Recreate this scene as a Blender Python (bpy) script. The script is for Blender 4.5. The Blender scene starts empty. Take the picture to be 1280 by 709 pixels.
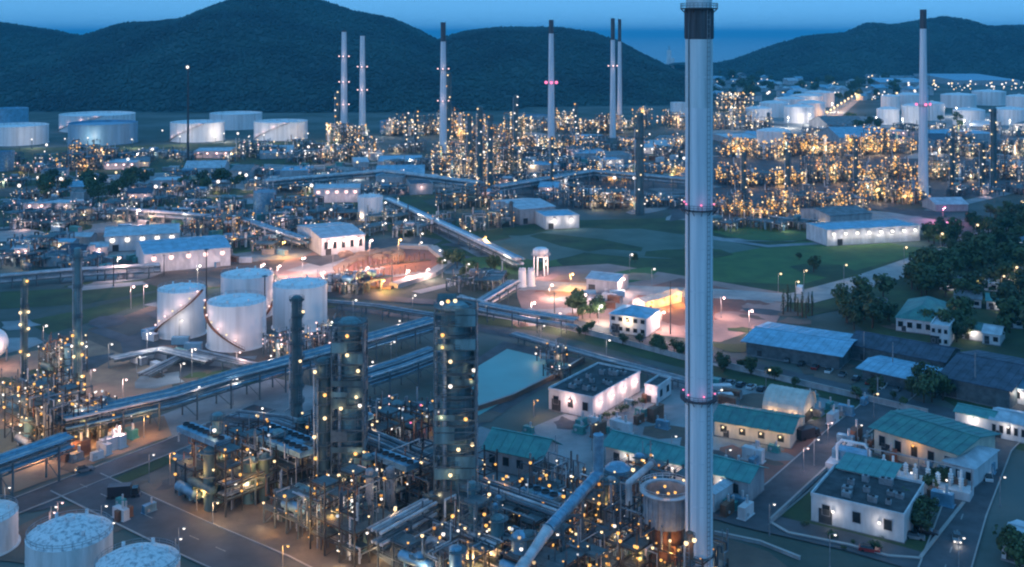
import bpy, math, random
from mathutils import Vector, Matrix
import numpy as np
R = math.radians
rnd = random.Random(7)
S = bpy.context.scene
C = S.collection

# ------------------------------------------------------------------ camera
F = 1350.0          # focal length in photo pixels (1280 wide)
H = 110.0           # camera height
HY = 42.0           # horizon row
cam = bpy.data.cameras.new('camera'); co = bpy.data.objects.new('camera', cam); C.objects.link(co)
co.location = (0, 0, H); co.rotation_euler = (R(90), 0, 0)
cam.sensor_width = 36; cam.lens = F/1280*36; cam.shift_y = -(354.5-HY)/1280
cam.clip_start = 1; cam.clip_end = 200000
S.camera = co

# ------------------------------------------------------------------ world, sun, exposure
SUN_EL, SUN_ROT = R(12.0), R(-130)
w = bpy.data.worlds.new('World'); S.world = w; w.use_nodes = True
nt = w.node_tree; nt.nodes.clear()
sky = nt.nodes.new('ShaderNodeTexSky'); sky.sky_type = 'NISHITA'; sky.sun_disc = False
sky.sun_elevation = SUN_EL; sky.sun_rotation = SUN_ROT; sky.altitude = 0
sky.air_density = 1.0; sky.dust_density = 0.3; sky.ozone_density = 10.0
mul = nt.nodes.new('ShaderNodeMix'); mul.data_type = 'RGBA'; mul.blend_type = 'MULTIPLY'
mul.inputs[0].default_value = 1.0; mul.inputs[7].default_value = (0.3, 0.4, 0.55, 1)
air = nt.nodes.new('ShaderNodeMix'); air.data_type = 'RGBA'; air.blend_type = 'ADD'     # even blue dusk light over the whole sky
air.inputs[0].default_value = 1.0; air.inputs[7].default_value = (1.12, 3.65, 6.7, 1)
bg = nt.nodes.new('ShaderNodeBackground'); bg.inputs[1].default_value = 0.1
wo = nt.nodes.new('ShaderNodeOutputWorld')
nt.links.new(sky.outputs[0], mul.inputs[6]); nt.links.new(mul.outputs[2], air.inputs[6]); nt.links.new(air.outputs[2], bg.inputs[0]); nt.links.new(bg.outputs[0], wo.inputs[0])
sl = bpy.data.lights.new('sun', 'SUN'); sl.energy = 0.2; sl.angle = R(30); sl.color = (1.0, 0.97, 0.94)
so = bpy.data.objects.new('sun', sl); C.objects.link(so)
sd = Vector((math.sin(SUN_ROT)*math.cos(SUN_EL), math.cos(SUN_ROT)*math.cos(SUN_EL), math.sin(SUN_EL)))
so.rotation_euler = sd.to_track_quat('Z', 'Y').to_euler()
S.view_settings.view_transform = 'Standard'; S.view_settings.look = 'None'; S.view_settings.gamma = 1
S.view_settings.exposure = 0.2
S.cycles.use_denoising = True
S.cycles.max_bounces = 5; S.cycles.diffuse_bounces = 3; S.cycles.glossy_bounces = 2
S.cycles.volume_bounces = 0; S.cycles.sample_clamp_indirect = 4
S.cycles.use_light_tree = True
S.cycles.filter_width = 2.1

# ------------------------------------------------------------------ helpers
def G(px, py, z=0.0):
    """world point at height z that stands where the photograph has pixel (px, py)"""
    k = (H - z)/(py - HY)
    return Vector(((px-640)*k, F*k, z))
def mpp(py): return H/(py-HY)
def zat(py, Y): return H - (py-HY)*Y/F
def tag(o, label=None, cat=None, group=None, kind=None):
    if label: o['label'] = label
    if cat: o['category'] = cat
    if group: o['group'] = group
    if kind: o['kind'] = kind
    return o
def empty(name, loc, rz=0, label=None, cat=None, group=None):
    o = bpy.data.objects.new(name, None); C.objects.link(o)
    o.location = loc; o.rotation_euler = (0, 0, rz); o.empty_display_size = .1
    return tag(o, label, cat, group)
def link(name, me, parent=None, loc=(0, 0, 0), rz=0):
    o = bpy.data.objects.new(name, me); C.objects.link(o)
    o.parent = parent; o.location = loc; o.rotation_euler = (0, 0, rz)
    return o
def copy_tree(o, parent=None):
    c = o.copy(); C.objects.link(c); c.parent = parent
    for ch in list(o.children): copy_tree(ch, c)
    return c

class MB:
    def __init__(s): s.v = []; s.f = []; s.sm = []; s.mi = []; s.cur = 0
    def add(s, vs, fs, smooth=False):
        b = len(s.v); s.v.extend([tuple(v) for v in vs])
        for f in fs: s.f.append(tuple(b+i for i in f)); s.sm.append(smooth); s.mi.append(s.cur)
    def box(s, x, y, z, sx, sy, sz, rz=0):
        """x,y centre, z base"""
        c, n = math.cos(rz), math.sin(rz); vs = []
        for dz in (0, sz):
            for dx, dy in ((-1, -1), (1, -1), (1, 1), (-1, 1)):
                a, b = dx*sx/2, dy*sy/2
                vs.append((x+a*c-b*n, y+a*n+b*c, z+dz))
        s.add(vs, [(0, 3, 2, 1), (4, 5, 6, 7), (0, 1, 5, 4), (1, 2, 6, 5), (2, 3, 7, 6), (3, 0, 4, 7)])
    def beam(s, p, q, wd, ht=None):
        p, q = Vector(p), Vector(q); d = q-p
        if d.length < 1e-4: return
        ht = ht or wd; d.normalize()
        up = Vector((0, 0, 1)) if abs(d.z) < .95 else Vector((1, 0, 0))
        a = d.cross(up).normalized()*(wd/2); b = a.cross(d).normalized()*(ht/2)
        vs = [p-a-b, p+a-b, p+a+b, p-a+b, q-a-b, q+a-b, q+a+b, q-a+b]
        s.add(vs, [(0, 1, 2, 3), (7, 6, 5, 4), (4, 5, 1, 0), (5, 6, 2, 1), (6, 7, 3, 2), (7, 4, 0, 3)])
    def tube(s, p, q, r, n=8, r2=None, caps=True):
        p, q = Vector(p), Vector(q); d = q-p
        if d.length < 1e-4: return
        d.normalize(); r2 = r if r2 is None else r2
        up = Vector((0, 0, 1)) if abs(d.z) < .95 else Vector((1, 0, 0))
        a = d.cross(up).normalized(); b = d.cross(a)
        cs = [(math.cos(2*math.pi*i/n), math.sin(2*math.pi*i/n)) for i in range(n)]
        A = [p+(a*c+b*t)*r for c, t in cs]; B = [q+(a*c+b*t)*r2 for c, t in cs]
        s.add(A+B, [(i, i+n, (i+1) % n+n, (i+1) % n) for i in range(n)], True)
        if caps: s.add(A, [tuple(range(n))]); s.add(B, [tuple(reversed(range(n)))])
    def path(s, pts, r, n=8):
        for a, b in zip(pts, pts[1:]): s.tube(a, b, r, n)
        for p in pts[1:-1]: s.ball(p, r*1.02, n, 5)
    def ball(s, p, r, n=8, m=5, sz=1.0):
        vs = []; fs = []
        for j in range(1, m):
            t = math.pi*j/m
            for i in range(n):
                a = 2*math.pi*i/n
                vs.append((p[0]+r*math.sin(t)*math.cos(a), p[1]+r*math.sin(t)*math.sin(a), p[2]+r*sz*math.cos(t)))
        T = len(vs); vs += [(p[0], p[1], p[2]+r*sz), (p[0], p[1], p[2]-r*sz)]
        for i in range(n):
            k = (i+1) % n
            fs.append((T, i, k)); fs.append((T+1, (m-2)*n+k, (m-2)*n+i))
            for j in range(m-2): fs.append((j*n+i, (j+1)*n+i, (j+1)*n+k, j*n+k))
        s.add(vs, fs, True)
    def octa(s, p, r):
        x, y, z = p
        s.add([(x+r, y, z), (x, y+r, z), (x-r, y, z), (x, y-r, z), (x, y, z+r), (x, y, z-r)],
              [(0, 1, 4), (1, 2, 4), (2, 3, 4), (3, 0, 4), (1, 0, 5), (2, 1, 5), (3, 2, 5), (0, 3, 5)])
    def lathe(s, x, y, prof, n=24, smooth=True):
        """prof list of (r,z), bottom to top; sharp between segments"""
        for (r0, z0), (r1, z1) in zip(prof, prof[1:]):
            A = [(x+r0*math.cos(2*math.pi*i/n), y+r0*math.sin(2*math.pi*i/n), z0) for i in range(n)]
            B = [(x+r1*math.cos(2*math.pi*i/n), y+r1*math.sin(2*math.pi*i/n), z1) for i in range(n)]
            if r1 < 1e-6: s.add(A+[(x, y, z1)], [(i, (i+1) % n, n) for i in range(n)], smooth)
            elif r0 < 1e-6: s.add(B+[(x, y, z0)], [(n, (i+1) % n, i) for i in range(n)], smooth)
            else: s.add(A+B, [(i, (i+1) % n, (i+1) % n+n, i+n) for i in range(n)], smooth)
    def arc(s, x, y, r, a0, a1, z0, z1, wd, ht, n=12):
        """helical ribbon (stair, rim, partial platform)"""
        P = []
        for i in range(n+1):
            t = i/n; a = a0+(a1-a0)*t; z = z0+(z1-z0)*t
            for rr in (r, r+wd):
                for dz in (0, ht): P.append((x+rr*math.cos(a), y+rr*math.sin(a), z+dz))
        fs = []
        for i in range(n):
            b = 4*i; c = b+4
            fs += [(b, b+2, c+2, c), (b+1, c+1, c+3, b+3), (b, c, c+1, b+1), (b+2, b+3, c+3, c+2)]
        fs += [(0, 1, 3, 2), (4*n, 4*n+2, 4*n+3, 4*n+1)]
        s.add(P, fs)
    def prism(s, poly, z0, z1):
        n = len(poly); A = [(p[0], p[1], z0) for p in poly]; B = [(p[0], p[1], z1) for p in poly]
        s.add(A+B, [tuple(reversed(range(n))), tuple(range(n, 2*n))]+[(i, (i+1) % n, (i+1) % n+n, i+n) for i in range(n)])
    def mesh(s, name, mats):
        me = bpy.data.meshes.new(name); me.from_pydata(s.v, [], s.f)
        if not isinstance(mats, (list, tuple)): mats = [mats]
        for m in mats: me.materials.append(m)
        me.polygons.foreach_set('use_smooth', s.sm)
        if len(mats) > 1: me.polygons.foreach_set('material_index', s.mi)
        me.update(); return me
    def build(s, name, mats, parent=None, loc=(0, 0, 0), rz=0):
        return link(name, s.mesh(name, mats), parent, loc, rz)

# ------------------------------------------------------------------ materials
def mat(name, col, rough=.6, metal=0., var=.25, scale=.4, bump=0., bscale=2., streak=0., col2=None, detail=4, lo=.35, hi=.65):
    m = bpy.data.materials.new(name); m.use_nodes = True; t = m.node_tree; n = t.nodes
    b = n['Principled BSDF']; b.inputs['Roughness'].default_value = rough; b.inputs['Metallic'].default_value = metal
    tc = n.new('ShaderNodeTexCoord'); src = tc.outputs['Object']
    nz = n.new('ShaderNodeTexNoise'); nz.inputs['Scale'].default_value = scale; nz.inputs['Detail'].default_value = detail
    nz.inputs['Roughness'].default_value = .62
    if streak:
        mp = n.new('ShaderNodeMapping'); mp.inputs['Scale'].default_value = (1, 1, streak)
        t.links.new(src, mp.inputs[0]); t.links.new(mp.outputs[0], nz.inputs['Vector'])
    else: t.links.new(src, nz.inputs['Vector'])
    cr = n.new('ShaderNodeValToRGB'); e = cr.color_ramp.elements
    c2 = col2 or tuple(c*(1-var*1.3) for c in col); c1 = col if col2 else tuple(min(1, c*(1+var*.5)) for c in col)
    e[0].position = lo; e[1].position = hi
    e[0].color = (*c2, 1); e[1].color = (*c1, 1)
    t.links.new(nz.outputs[0], cr.inputs[0])
    out = cr.outputs[0]
    t.links.new(out, b.inputs['Base Color'])
    if bump:
        n2 = n.new('ShaderNodeTexNoise'); n2.inputs['Scale'].default_value = bscale; n2.inputs['Detail'].default_value = 5
        t.links.new(src, n2.inputs['Vector'])
        bp = n.new('ShaderNodeBump'); bp.inputs['Strength'].default_value = bump; bp.inputs['Distance'].default_value = .3
        t.links.new(n2.outputs[0], bp.inputs['Height']); t.links.new(bp.outputs[0], b.inputs['Normal'])
    return m
def glow(name, col, st):
    m = bpy.data.materials.new(name); m.use_nodes = True; t = m.node_tree
    b = t.nodes['Principled BSDF']; b.inputs['Base Color'].default_value = (.05, .05, .05, 1)
    b.inputs['Emission Color'].default_value = (*col, 1); b.inputs['Emission Strength'].default_value = st
    m.cycles.emission_sampling = 'NONE'
    return m
EX = 2**S.view_settings.exposure
M = {}
M['ground'] = mat('ground', (.1, .125, .115), .95, var=.5, scale=.012, bump=.4, bscale=.5, col2=(.04, .065, .05), detail=9, lo=.42, hi=.6)
M['asphalt'] = mat('asphalt', (.07, .08, .09), .8, var=.35, scale=.15, bump=.15, detail=8)
M['road'] = mat('road', (.07, .08, .09), .75, var=.3, scale=.12, bump=.1, detail=8)
M['concrete'] = mat('concrete', (.27, .3, .305), .85, var=.35, scale=.05, bump=.15, detail=10, col2=(.14, .165, .175), lo=.4, hi=.6)
M['pale_concrete'] = mat('pale_concrete', (.38, .37, .35), .85, var=.3, scale=.1, detail=8, col2=(.24, .24, .235))
M['dirt'] = mat('dirt', (.17, .125, .095), .95, var=.4, scale=.08, bump=.4, bscale=.8, col2=(.08, .065, .055), detail=9)
M['red_soil'] = mat('red_soil', (.3, .13, .09), .95, var=.4, scale=.07, bump=.6, bscale=.5, col2=(.17, .085, .07), detail=9)
M['pale_soil'] = mat('pale_soil', (.4, .26, .22), .95, var=.3, scale=.06, bump=.4, bscale=.5, col2=(.25, .16, .14), detail=9)
M['sand'] = mat('sand', (.34, .23, .15), .95, var=.3, scale=.1, bump=.5, bscale=.6, col2=(.22, .14, .1), detail=8)
M['sand_dark'] = mat('dusty_concrete', (.17, .14, .115), .95, var=.3, scale=.1, bump=.5, bscale=.6, col2=(.09, .08, .07), detail=9)
M['grass'] = mat('grass', (.05, .09, .03), .95, var=.4, scale=.06, bump=.5, bscale=1.5, col2=(.02, .042, .018), detail=9)
M['bright_grass'] = mat('bright_grass', (.07, .15, .04), .95, var=.4, scale=.1, col2=(.045, .1, .03), detail=9)
M['dry_field'] = mat('dry_field', (.12, .17, .14), .95, var=.4, scale=.03, bump=.4, bscale=.8, col2=(.06, .1, .075), detail=9)
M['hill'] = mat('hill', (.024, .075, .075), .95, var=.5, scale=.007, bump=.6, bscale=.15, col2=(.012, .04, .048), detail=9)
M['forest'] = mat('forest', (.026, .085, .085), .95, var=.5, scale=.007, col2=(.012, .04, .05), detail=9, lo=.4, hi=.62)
M['leaf'] = mat('leaf', (.07, .115, .04), .85, var=.5, scale=.9, col2=(.035, .065, .025))
M['leaf_dark'] = mat('leaf_dark', (.05, .085, .033), .85, var=.5, scale=.9, col2=(.024, .046, .02))
M['bark'] = mat('bark', (.07, .05, .035), .95)
M['white'] = mat('white_paint', (.78, .78, .77), .5, var=.14, scale=.25, streak=.08, detail=6)
M['tank_white'] = mat('tank_white', (.8, .79, .78), .45, var=.16, scale=.35, streak=.05, detail=8, col2=(.56, .54, .52), lo=.3, hi=.55)
M['tank_old'] = mat('tank_old', (.72, .71, .7), .55, var=.2, scale=.5, streak=.15, detail=8, col2=(.5, .49, .47))
M['roof_stained'] = mat('roof_stained', (.68, .68, .68), .6, var=.6, scale=1.1, detail=9, col2=(.24, .26, .28), lo=.34, hi=.52)
M['tank_blue'] = mat('tank_blue', (.16, .33, .46), .5, var=.2, scale=.15, streak=.1)
M['stack'] = mat('stack_paint', (.72, .74, .76), .5, var=.12, scale=.9, streak=.03, detail=9, col2=(.46, .52, .56), lo=.33, hi=.6)
M['soot'] = mat('sooty_metal', (.07, .075, .085), .7, var=.4, scale=.6, streak=.1)
M['soot_grey'] = mat('sooty_paint', (.66, .7, .71), .55, var=.3, scale=.9, streak=.04, detail=9, col2=(.44, .52, .54))
M['steel'] = mat('steel', (.11, .15, .165), .6, .2, var=.3, scale=.5)
M['steel_dark'] = mat('steel_dark', (.05, .055, .06), .65, .2, var=.3, scale=.5)
M['steel_pale'] = mat('steel_pale', (.3, .3, .31), .55, .2, var=.3, scale=.5)
M['tower'] = mat('tower_cladding', (.13, .25, .27), .55, .15, var=.35, scale=.5, streak=.2, detail=6)
M['tower_dark'] = mat('tower_dark', (.07, .13, .14), .6, .1, var=.35, scale=.5, streak=.2, detail=6)
M['silver'] = mat('silver_lagging', (.5, .51, .52), .42, .45, var=.25, scale=.6, streak=.4)
M['lag_blue'] = mat('blue_lagging', (.17, .34, .45), .45, .35, var=.25, scale=.6)
M['pipe_pale'] = mat('pipe_pale', (.5, .51, .52), .5, .1, var=.3, scale=.3)
M['pipe_mid'] = mat('pipe_mid', (.26, .3, .33), .5, .2, var=.3, scale=.3)
M['pipe_dark'] = mat('pipe_dark', (.1, .12, .14), .55, .2, var=.3, scale=.3)
M['pipe_rust'] = mat('pipe_rust', (.22, .11, .07), .8, .1, var=.4, scale=.4)
M['grating'] = mat('grating', (.1, .14, .15), .7, .1)
M['yellow'] = mat('yellow_paint', (.5, .34, .05), .5)
M['wall_white'] = mat('wall_white', (.58, .59, .6), .7, var=.2, scale=.4, streak=.3, detail=7)
M['wall_cream'] = mat('wall_cream', (.6, .53, .42), .7, var=.2, scale=.4, streak=.3, detail=7)
M['wall_grey'] = mat('wall_grey', (.38, .39, .4), .7, var=.25, scale=.4, streak=.3, detail=7)
M['roof_teal'] = mat('roof_teal', (.07, .3, .27), .5, var=.35, scale=.35, detail=7, col2=(.045, .19, .19))
M['roof_green'] = mat('roof_green', (.06, .24, .2), .55, var=.35, scale=.35, detail=7, col2=(.035, .13, .13))
M['roof_blue'] = mat('roof_blue', (.2, .42, .55), .5, var=.25, scale=.3, detail=7)
M['roof_pale'] = mat('roof_pale', (.45, .52, .56), .5, var=.25, scale=.3, detail=7)
M['roof_dark'] = mat('roof_dark', (.05, .055, .06), .8, var=.5, scale=.35, detail=8)
M['roof_navy'] = mat('roof_navy', (.05, .075, .11), .7, var=.4, scale=.3, detail=7)
M['roof_grey'] = mat('roof_grey', (.2, .21, .22), .7, var=.35, scale=.35, detail=8)
M['membrane'] = mat('membrane', (.58, .53, .46), .6, var=.15, scale=.4)
M['glass'] = mat('window_glass', (.02, .025, .03), .12)
M['tyre'] = mat('tyre', (.015, .015, .015), .9)
M['car_dark'] = mat('car_dark', (.03, .035, .045), .3)
M['car_red'] = mat('car_red', (.3, .03, .03), .3)
M['car_white'] = mat('car_white', (.7, .7, .7), .3)
M['car_grey'] = mat('car_grey', (.2, .21, .22), .3)
M['line'] = mat('road_paint', (.3, .3, .29), .7, var=.4, scale=2.)
def water(name, col, rough):
    m = mat(name, col, rough, var=.15, scale=.03, bump=.06, bscale=.8); return m
M['pond'] = water('pond_water', (.16, .38, .36), .55)
M['river'] = water('river_water', (.06, .13, .15), .3)
M['sea'] = water('sea_water', (.09, .24, .3), .35)
M['amber'] = glow('amber_lamp', (1, .5, .11), 1.6/EX)
M['warm'] = glow('warm_lamp', (1, .74, .4), 1.9/EX)
M['cool'] = glow('white_lamp', (1, .9, .82), 1.9/EX)
M['red'] = glow('red_lamp', (1, .2, .42), 1.8/EX)
M['pink'] = glow('pink_lamp', (1, .62, .58), 2.2/EX)
M['amber_dim'] = glow('amber_lamp_dim', (1, .42, .07), .8/EX)
M['warm_dim'] = glow('warm_lamp_dim', (1, .68, .36), .8/EX)
M['cool_dim'] = glow('white_lamp_dim', (.85, .9, 1), .8/EX)
M['pink_dim'] = M['warm_dim']; M['red_dim'] = M['red']
LAMPCOL = {'amber': (1, .47, .12), 'warm': (1, .66, .36), 'cool': (1, .84, .72), 'red': (1, .2, .35), 'pink': (1, .6, .52)}
LIGHTS = {}
def light(kind, power, loc, parent=None, rad=.4):
    """a lamp's own light; world scale, shared data"""
    key = (kind, round(power), rad)
    d = LIGHTS.get(key)
    if d is None:
        d = bpy.data.lights.new('lamp_light', 'POINT'); d.energy = power; d.color = LAMPCOL[kind]; d.shadow_soft_size = rad
        LIGHTS[key] = d
    o = bpy.data.objects.new('lamp_light', d); C.objects.link(o); o.parent = parent; o.location = loc
    return o
PW = 1.0     # overall lamp power factor
BULB = {}
def bulb_mesh(kind, r):
    k = (kind, round(r, 2))
    if k not in BULB:
        m = MB(); m.cur = 0; m.ball((0, 0, 0), r, 8, 6); m.cur = 1; m.box(0, 0, r*.8, r*.7, r*.7, r*.5)
        BULB[k] = m.mesh('lamp', [M[kind], M['steel']])
    return BULB[k]
def lamp(kind, r, loc, parent, name='lamp'): return link(name, bulb_mesh(kind, r), parent, loc)

# ------------------------------------------------------------------ ground, patches
NSHEET = [0]
def sheet(name, pts, m, z, parent=None):
    NSHEET[0] += 1; z += NSHEET[0]*.00015 if z >= 0 else 0
    b = MB(); b.add([(p[0], p[1], z) for p in pts], [tuple(range(len(pts)))])
    o = b.build(name, m)
    # make sure it faces up
    if o.data.polygons[0].normal.z < 0: o.data.flip_normals()
    return tag(o, kind='structure')
def patch(name, px, m, z=.02):
    return sheet(name, [G(x, y) for x, y in px], M[m], z)
def strip(name, pts, wd, m, z=.03, kerb=False, dashes=None):
    NSHEET[0] += 1; z += NSHEET[0]*.00015
    """road of width wd along ground polyline given in photo pixels"""
    P = [G(x, y) for x, y in pts]; L = []; Rr = []
    for i, p in enumerate(P):
        a = P[max(0, i-1)]; c = P[min(len(P)-1, i+1)]; d = (c-a).normalized(); n = Vector((-d.y, d.x, 0))
        L.append(p+n*wd/2); Rr.append(p-n*wd/2)
    b = MB()
    for i in range(len(P)-1): b.add([(*L[i].xy, z), (*Rr[i].xy, z), (*Rr[i+1].xy, z), (*L[i+1].xy, z)], [(0, 1, 2, 3)])
    o = tag(b.build(name, M[m]), kind='structure')
    if kerb:
        for side in (L, Rr):
            k = MB()
            for a, c in zip(side, side[1:]): k.beam((a.x, a.y, z+.03), (c.x, c.y, z+.03), .35, .2)
            k.build('kerb', M['pale_concrete'], o)
    if dashes:
        k = MB()
        for a, c in zip(P, P[1:]):
            d = c-a; n = int(d.length/9); d.normalize()
            for i in range(n):
                q = a+d*(i*9+2); k.box(q.x+d.x*1.5, q.y+d.y*1.5, z+.004, 3.2, .28, .006, math.atan2(d.y, d.x))
        tag(k.build('lane_marking', M['line'], o), kind='stuff')
    return o

sheet('ground', [(-6000, -300), (6000, -300), (6000, 3480), (900, 3480), (300, 3420), (-6000, 3480)], M['ground'], 0)
sheet('sea', [(-60000, 3300), (60000, 3300), (60000, 70000), (-60000, 70000)], M['sea'], -.6)

# far plain
patch('grass_field', [(0, 186), (420, 176), (470, 196), (300, 215), (0, 235)], 'grass', .02)
patch('grass_field', [(0, 238), (330, 228), (380, 252), (250, 262), (120, 268), (0, 272)], 'grass', .03)
patch('concrete_yard', [(150, 220), (300, 212), (480, 208), (520, 222), (300, 236), (120, 232)], 'concrete', .04)
patch('concrete_yard', [(40, 290), (150, 276), (250, 262), (330, 262), (390, 300), (330, 318), (90, 325)], 'concrete', .04)
patch('concrete_yard', [(330, 205), (560, 215), (620, 232), (480, 246), (330, 222)], 'concrete', .05)
patch('concrete_yard', [(560, 190), (860, 200), (860, 262), (700, 262), (600, 245)], 'asphalt', .03)
patch('concrete_yard', [(860, 170), (1280, 160), (1400, 230), (1160, 252), (900, 292), (860, 262)], 'asphalt', .03)
patch('concrete_yard', [(900, 150), (1280, 140), (1330, 165), (900, 172)], 'concrete', .05)
patch('concrete_yard', [(95, 316), (330, 300), (425, 318), (235, 350), (200, 346), (92, 360)], 'concrete', .05)
patch('lawn', [(296, 307), (338, 304), (346, 314), (318, 320), (292, 317)], 'bright_grass', .07)
patch('grass_verge', [(-20, 366), (92, 361), (200, 347), (235, 351), (200, 362), (110, 380), (-20, 388)], 'grass', .06)
patch('grass_verge', [(30, 402), (110, 386), (210, 362), (300, 350), (300, 356), (200, 372), (110, 404), (60, 418)], 'grass', .07)
patch('tank_yard', [(110, 412), (200, 378), (430, 385), (440, 430), (330, 478), (190, 482), (100, 440)], 'dirt', .05)
patch('concrete_apron', [(150, 425), (200, 405), (262, 428), (300, 452), (220, 474), (160, 470)], 'asphalt', .08)
patch('dirt_yard', [(-20, 452), (110, 425), (215, 470), (215, 500), (120, 520), (-20, 540)], 'sand', .09)
patch('grass_field', [(400, 250), (520, 246), (640, 318), (650, 345), (580, 350), (500, 296)], 'grass', .04)
patch('field', [(520, 300), (700, 276), (860, 272), (1160, 290), (1180, 315), (980, 385), (860, 352), (640, 345)], 'grass', .05)
patch('field', [(600, 306), (690, 288), (800, 286), (900, 300), (960, 312), (900, 326), (790, 322), (690, 312)], 'dry_field', .07)
patch('sandbar', [(560, 312), (640, 297), (690, 296), (640, 310)], 'dirt', .09)
patch('grass_field', [(880, 322), (1000, 302), (1140, 300), (1150, 318), (1000, 356), (890, 352)], 'bright_grass', .08)
strip('road', [(860, 292), (905, 300), (985, 300), (1090, 285), (1170, 262), (1280, 236)], 9, 'concrete', .1)
strip('road', [(905, 300), (960, 308), (1030, 304), (1120, 298), (1200, 275)], 6, 'concrete', .11)
strip('road', [(620, 355), (760, 362), (900, 368), (1000, 374), (1090, 350), (1190, 314), (1300, 270)], 17, 'pale_concrete', .27)
patch('roadside_yard', [(985, 380), (1090, 352), (1180, 318), (1160, 345), (1060, 385), (1000, 398)], 'grass', .1)
patch('red_ground', [(322, 326), (380, 312), (440, 308), (440, 340), (425, 352), (350, 348)], 'pale_soil', .12)
# floodlit excavation site in the middle
patch('site_ground', [(640, 352), (690, 334), (760, 330), (860, 346), (990, 368), (970, 404), (900, 428), (780, 414), (655, 394)], 'pale_soil', .1)
patch('sand_heap_ground', [(672, 360), (700, 344), (745, 342), (765, 356), (720, 372), (690, 374)], 'sand', .13)
patch('red_ground', [(800, 362), (850, 348), (960, 372), (940, 392), (850, 408), (790, 392)], 'red_soil', .13)
patch('concrete_yard', [(700, 372), (765, 360), (800, 365), (780, 385), (720, 392), (655, 388)], 'pale_concrete', .14)
# long parallel corridor from the tank yard to the right edge
strip('corridor_road', [(380, 366), (560, 380), (700, 400), (860, 440), (1080, 492), (1330, 552)], 8, 'road', .26)
strip('grass_verge', [(360, 377), (540, 392), (690, 412), (860, 455), (1080, 507), (1330, 568)], 10, 'grass', .10)
strip('footpath', [(590, 392), (700, 410), (860, 449), (1080, 500), (1330, 560)], 2.5, 'pale_concrete', .28)
strip('service_road', [(420, 384), (560, 402), (700, 432), (830, 466)], 7, 'asphalt', .11)
# pond
patch('pond_bank', [(556, 474), (630, 427), (734, 452), (596, 536)], 'asphalt', .12)
patch('pond', [(572, 474), (634, 437), (712, 456), (597, 521)], 'pond', .24)
# right hand compound
patch('compound_yard', [(640, 545), (700, 520), (850, 470), (1000, 490), (1090, 515), (960, 640), (860, 640), (700, 600)], 'concrete', .1)
strip('compound_road', [(1150, 470), (1060, 540), (985, 610), (935, 650)], 10, 'asphalt', .25, True)
strip('cross_road', [(800, 612), (935, 650), (1060, 678), (1180, 712)], 9, 'road', .26)
strip('main_road', [(1290, 510), (1240, 560), (1205, 640), (1175, 730)], 9.5, 'asphalt', .27, True, True)
patch('lawn', [(965, 640), (1020, 600), (1015, 650), (1110, 672), (1160, 672), (1152, 694), (1085, 690)], 'grass', .18)
patch('red_yard', [(900, 560), (1040, 530), (1000, 590), (930, 620), (890, 600)], 'red_soil', .13)
patch('dirt_yard', [(890, 668), (960, 690), (1010, 730), (890, 730)], 'dirt', .12)
patch('grass_verge', [(1000, 520), (1090, 500), (1130, 520), (1080, 545)], 'grass', .14)
patch('woodland_floor', [(1100, 330), (1300, 262), (1500, 400), (1280, 560), (1180, 500), (1120, 440), (1060, 400)], 'grass', .06)
# near left
strip('refinery_road', [(-60, 665), (80, 610), (210, 560), (330, 510)], 8.5, 'asphalt', .25, True)
strip('refinery_road', [(95, 604), (230, 668), (330, 712), (420, 760)], 13, 'road', .26, True, True)
patch('apron', [(160, 604), (215, 580), (330, 600), (420, 660), (520, 730), (430, 730), (300, 680)], 'sand_dark', .14)
patch('verge', [(122, 608), (205, 572), (218, 577), (140, 613)], 'grass', .19)
patch('dirt_yard', [(-40, 690), (60, 640), (115, 625), (160, 660), (60, 700)], 'dirt', .13)
patch('dirt_yard', [(-20, 600), (100, 545), (205, 520), (215, 545), (90, 590), (-20, 630)], 'sand', .12)
patch('plant_floor', [(200, 520), (330, 470), (560, 520), (870, 620), (900, 760), (400, 760), (240, 640)], 'concrete', .075)

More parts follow.
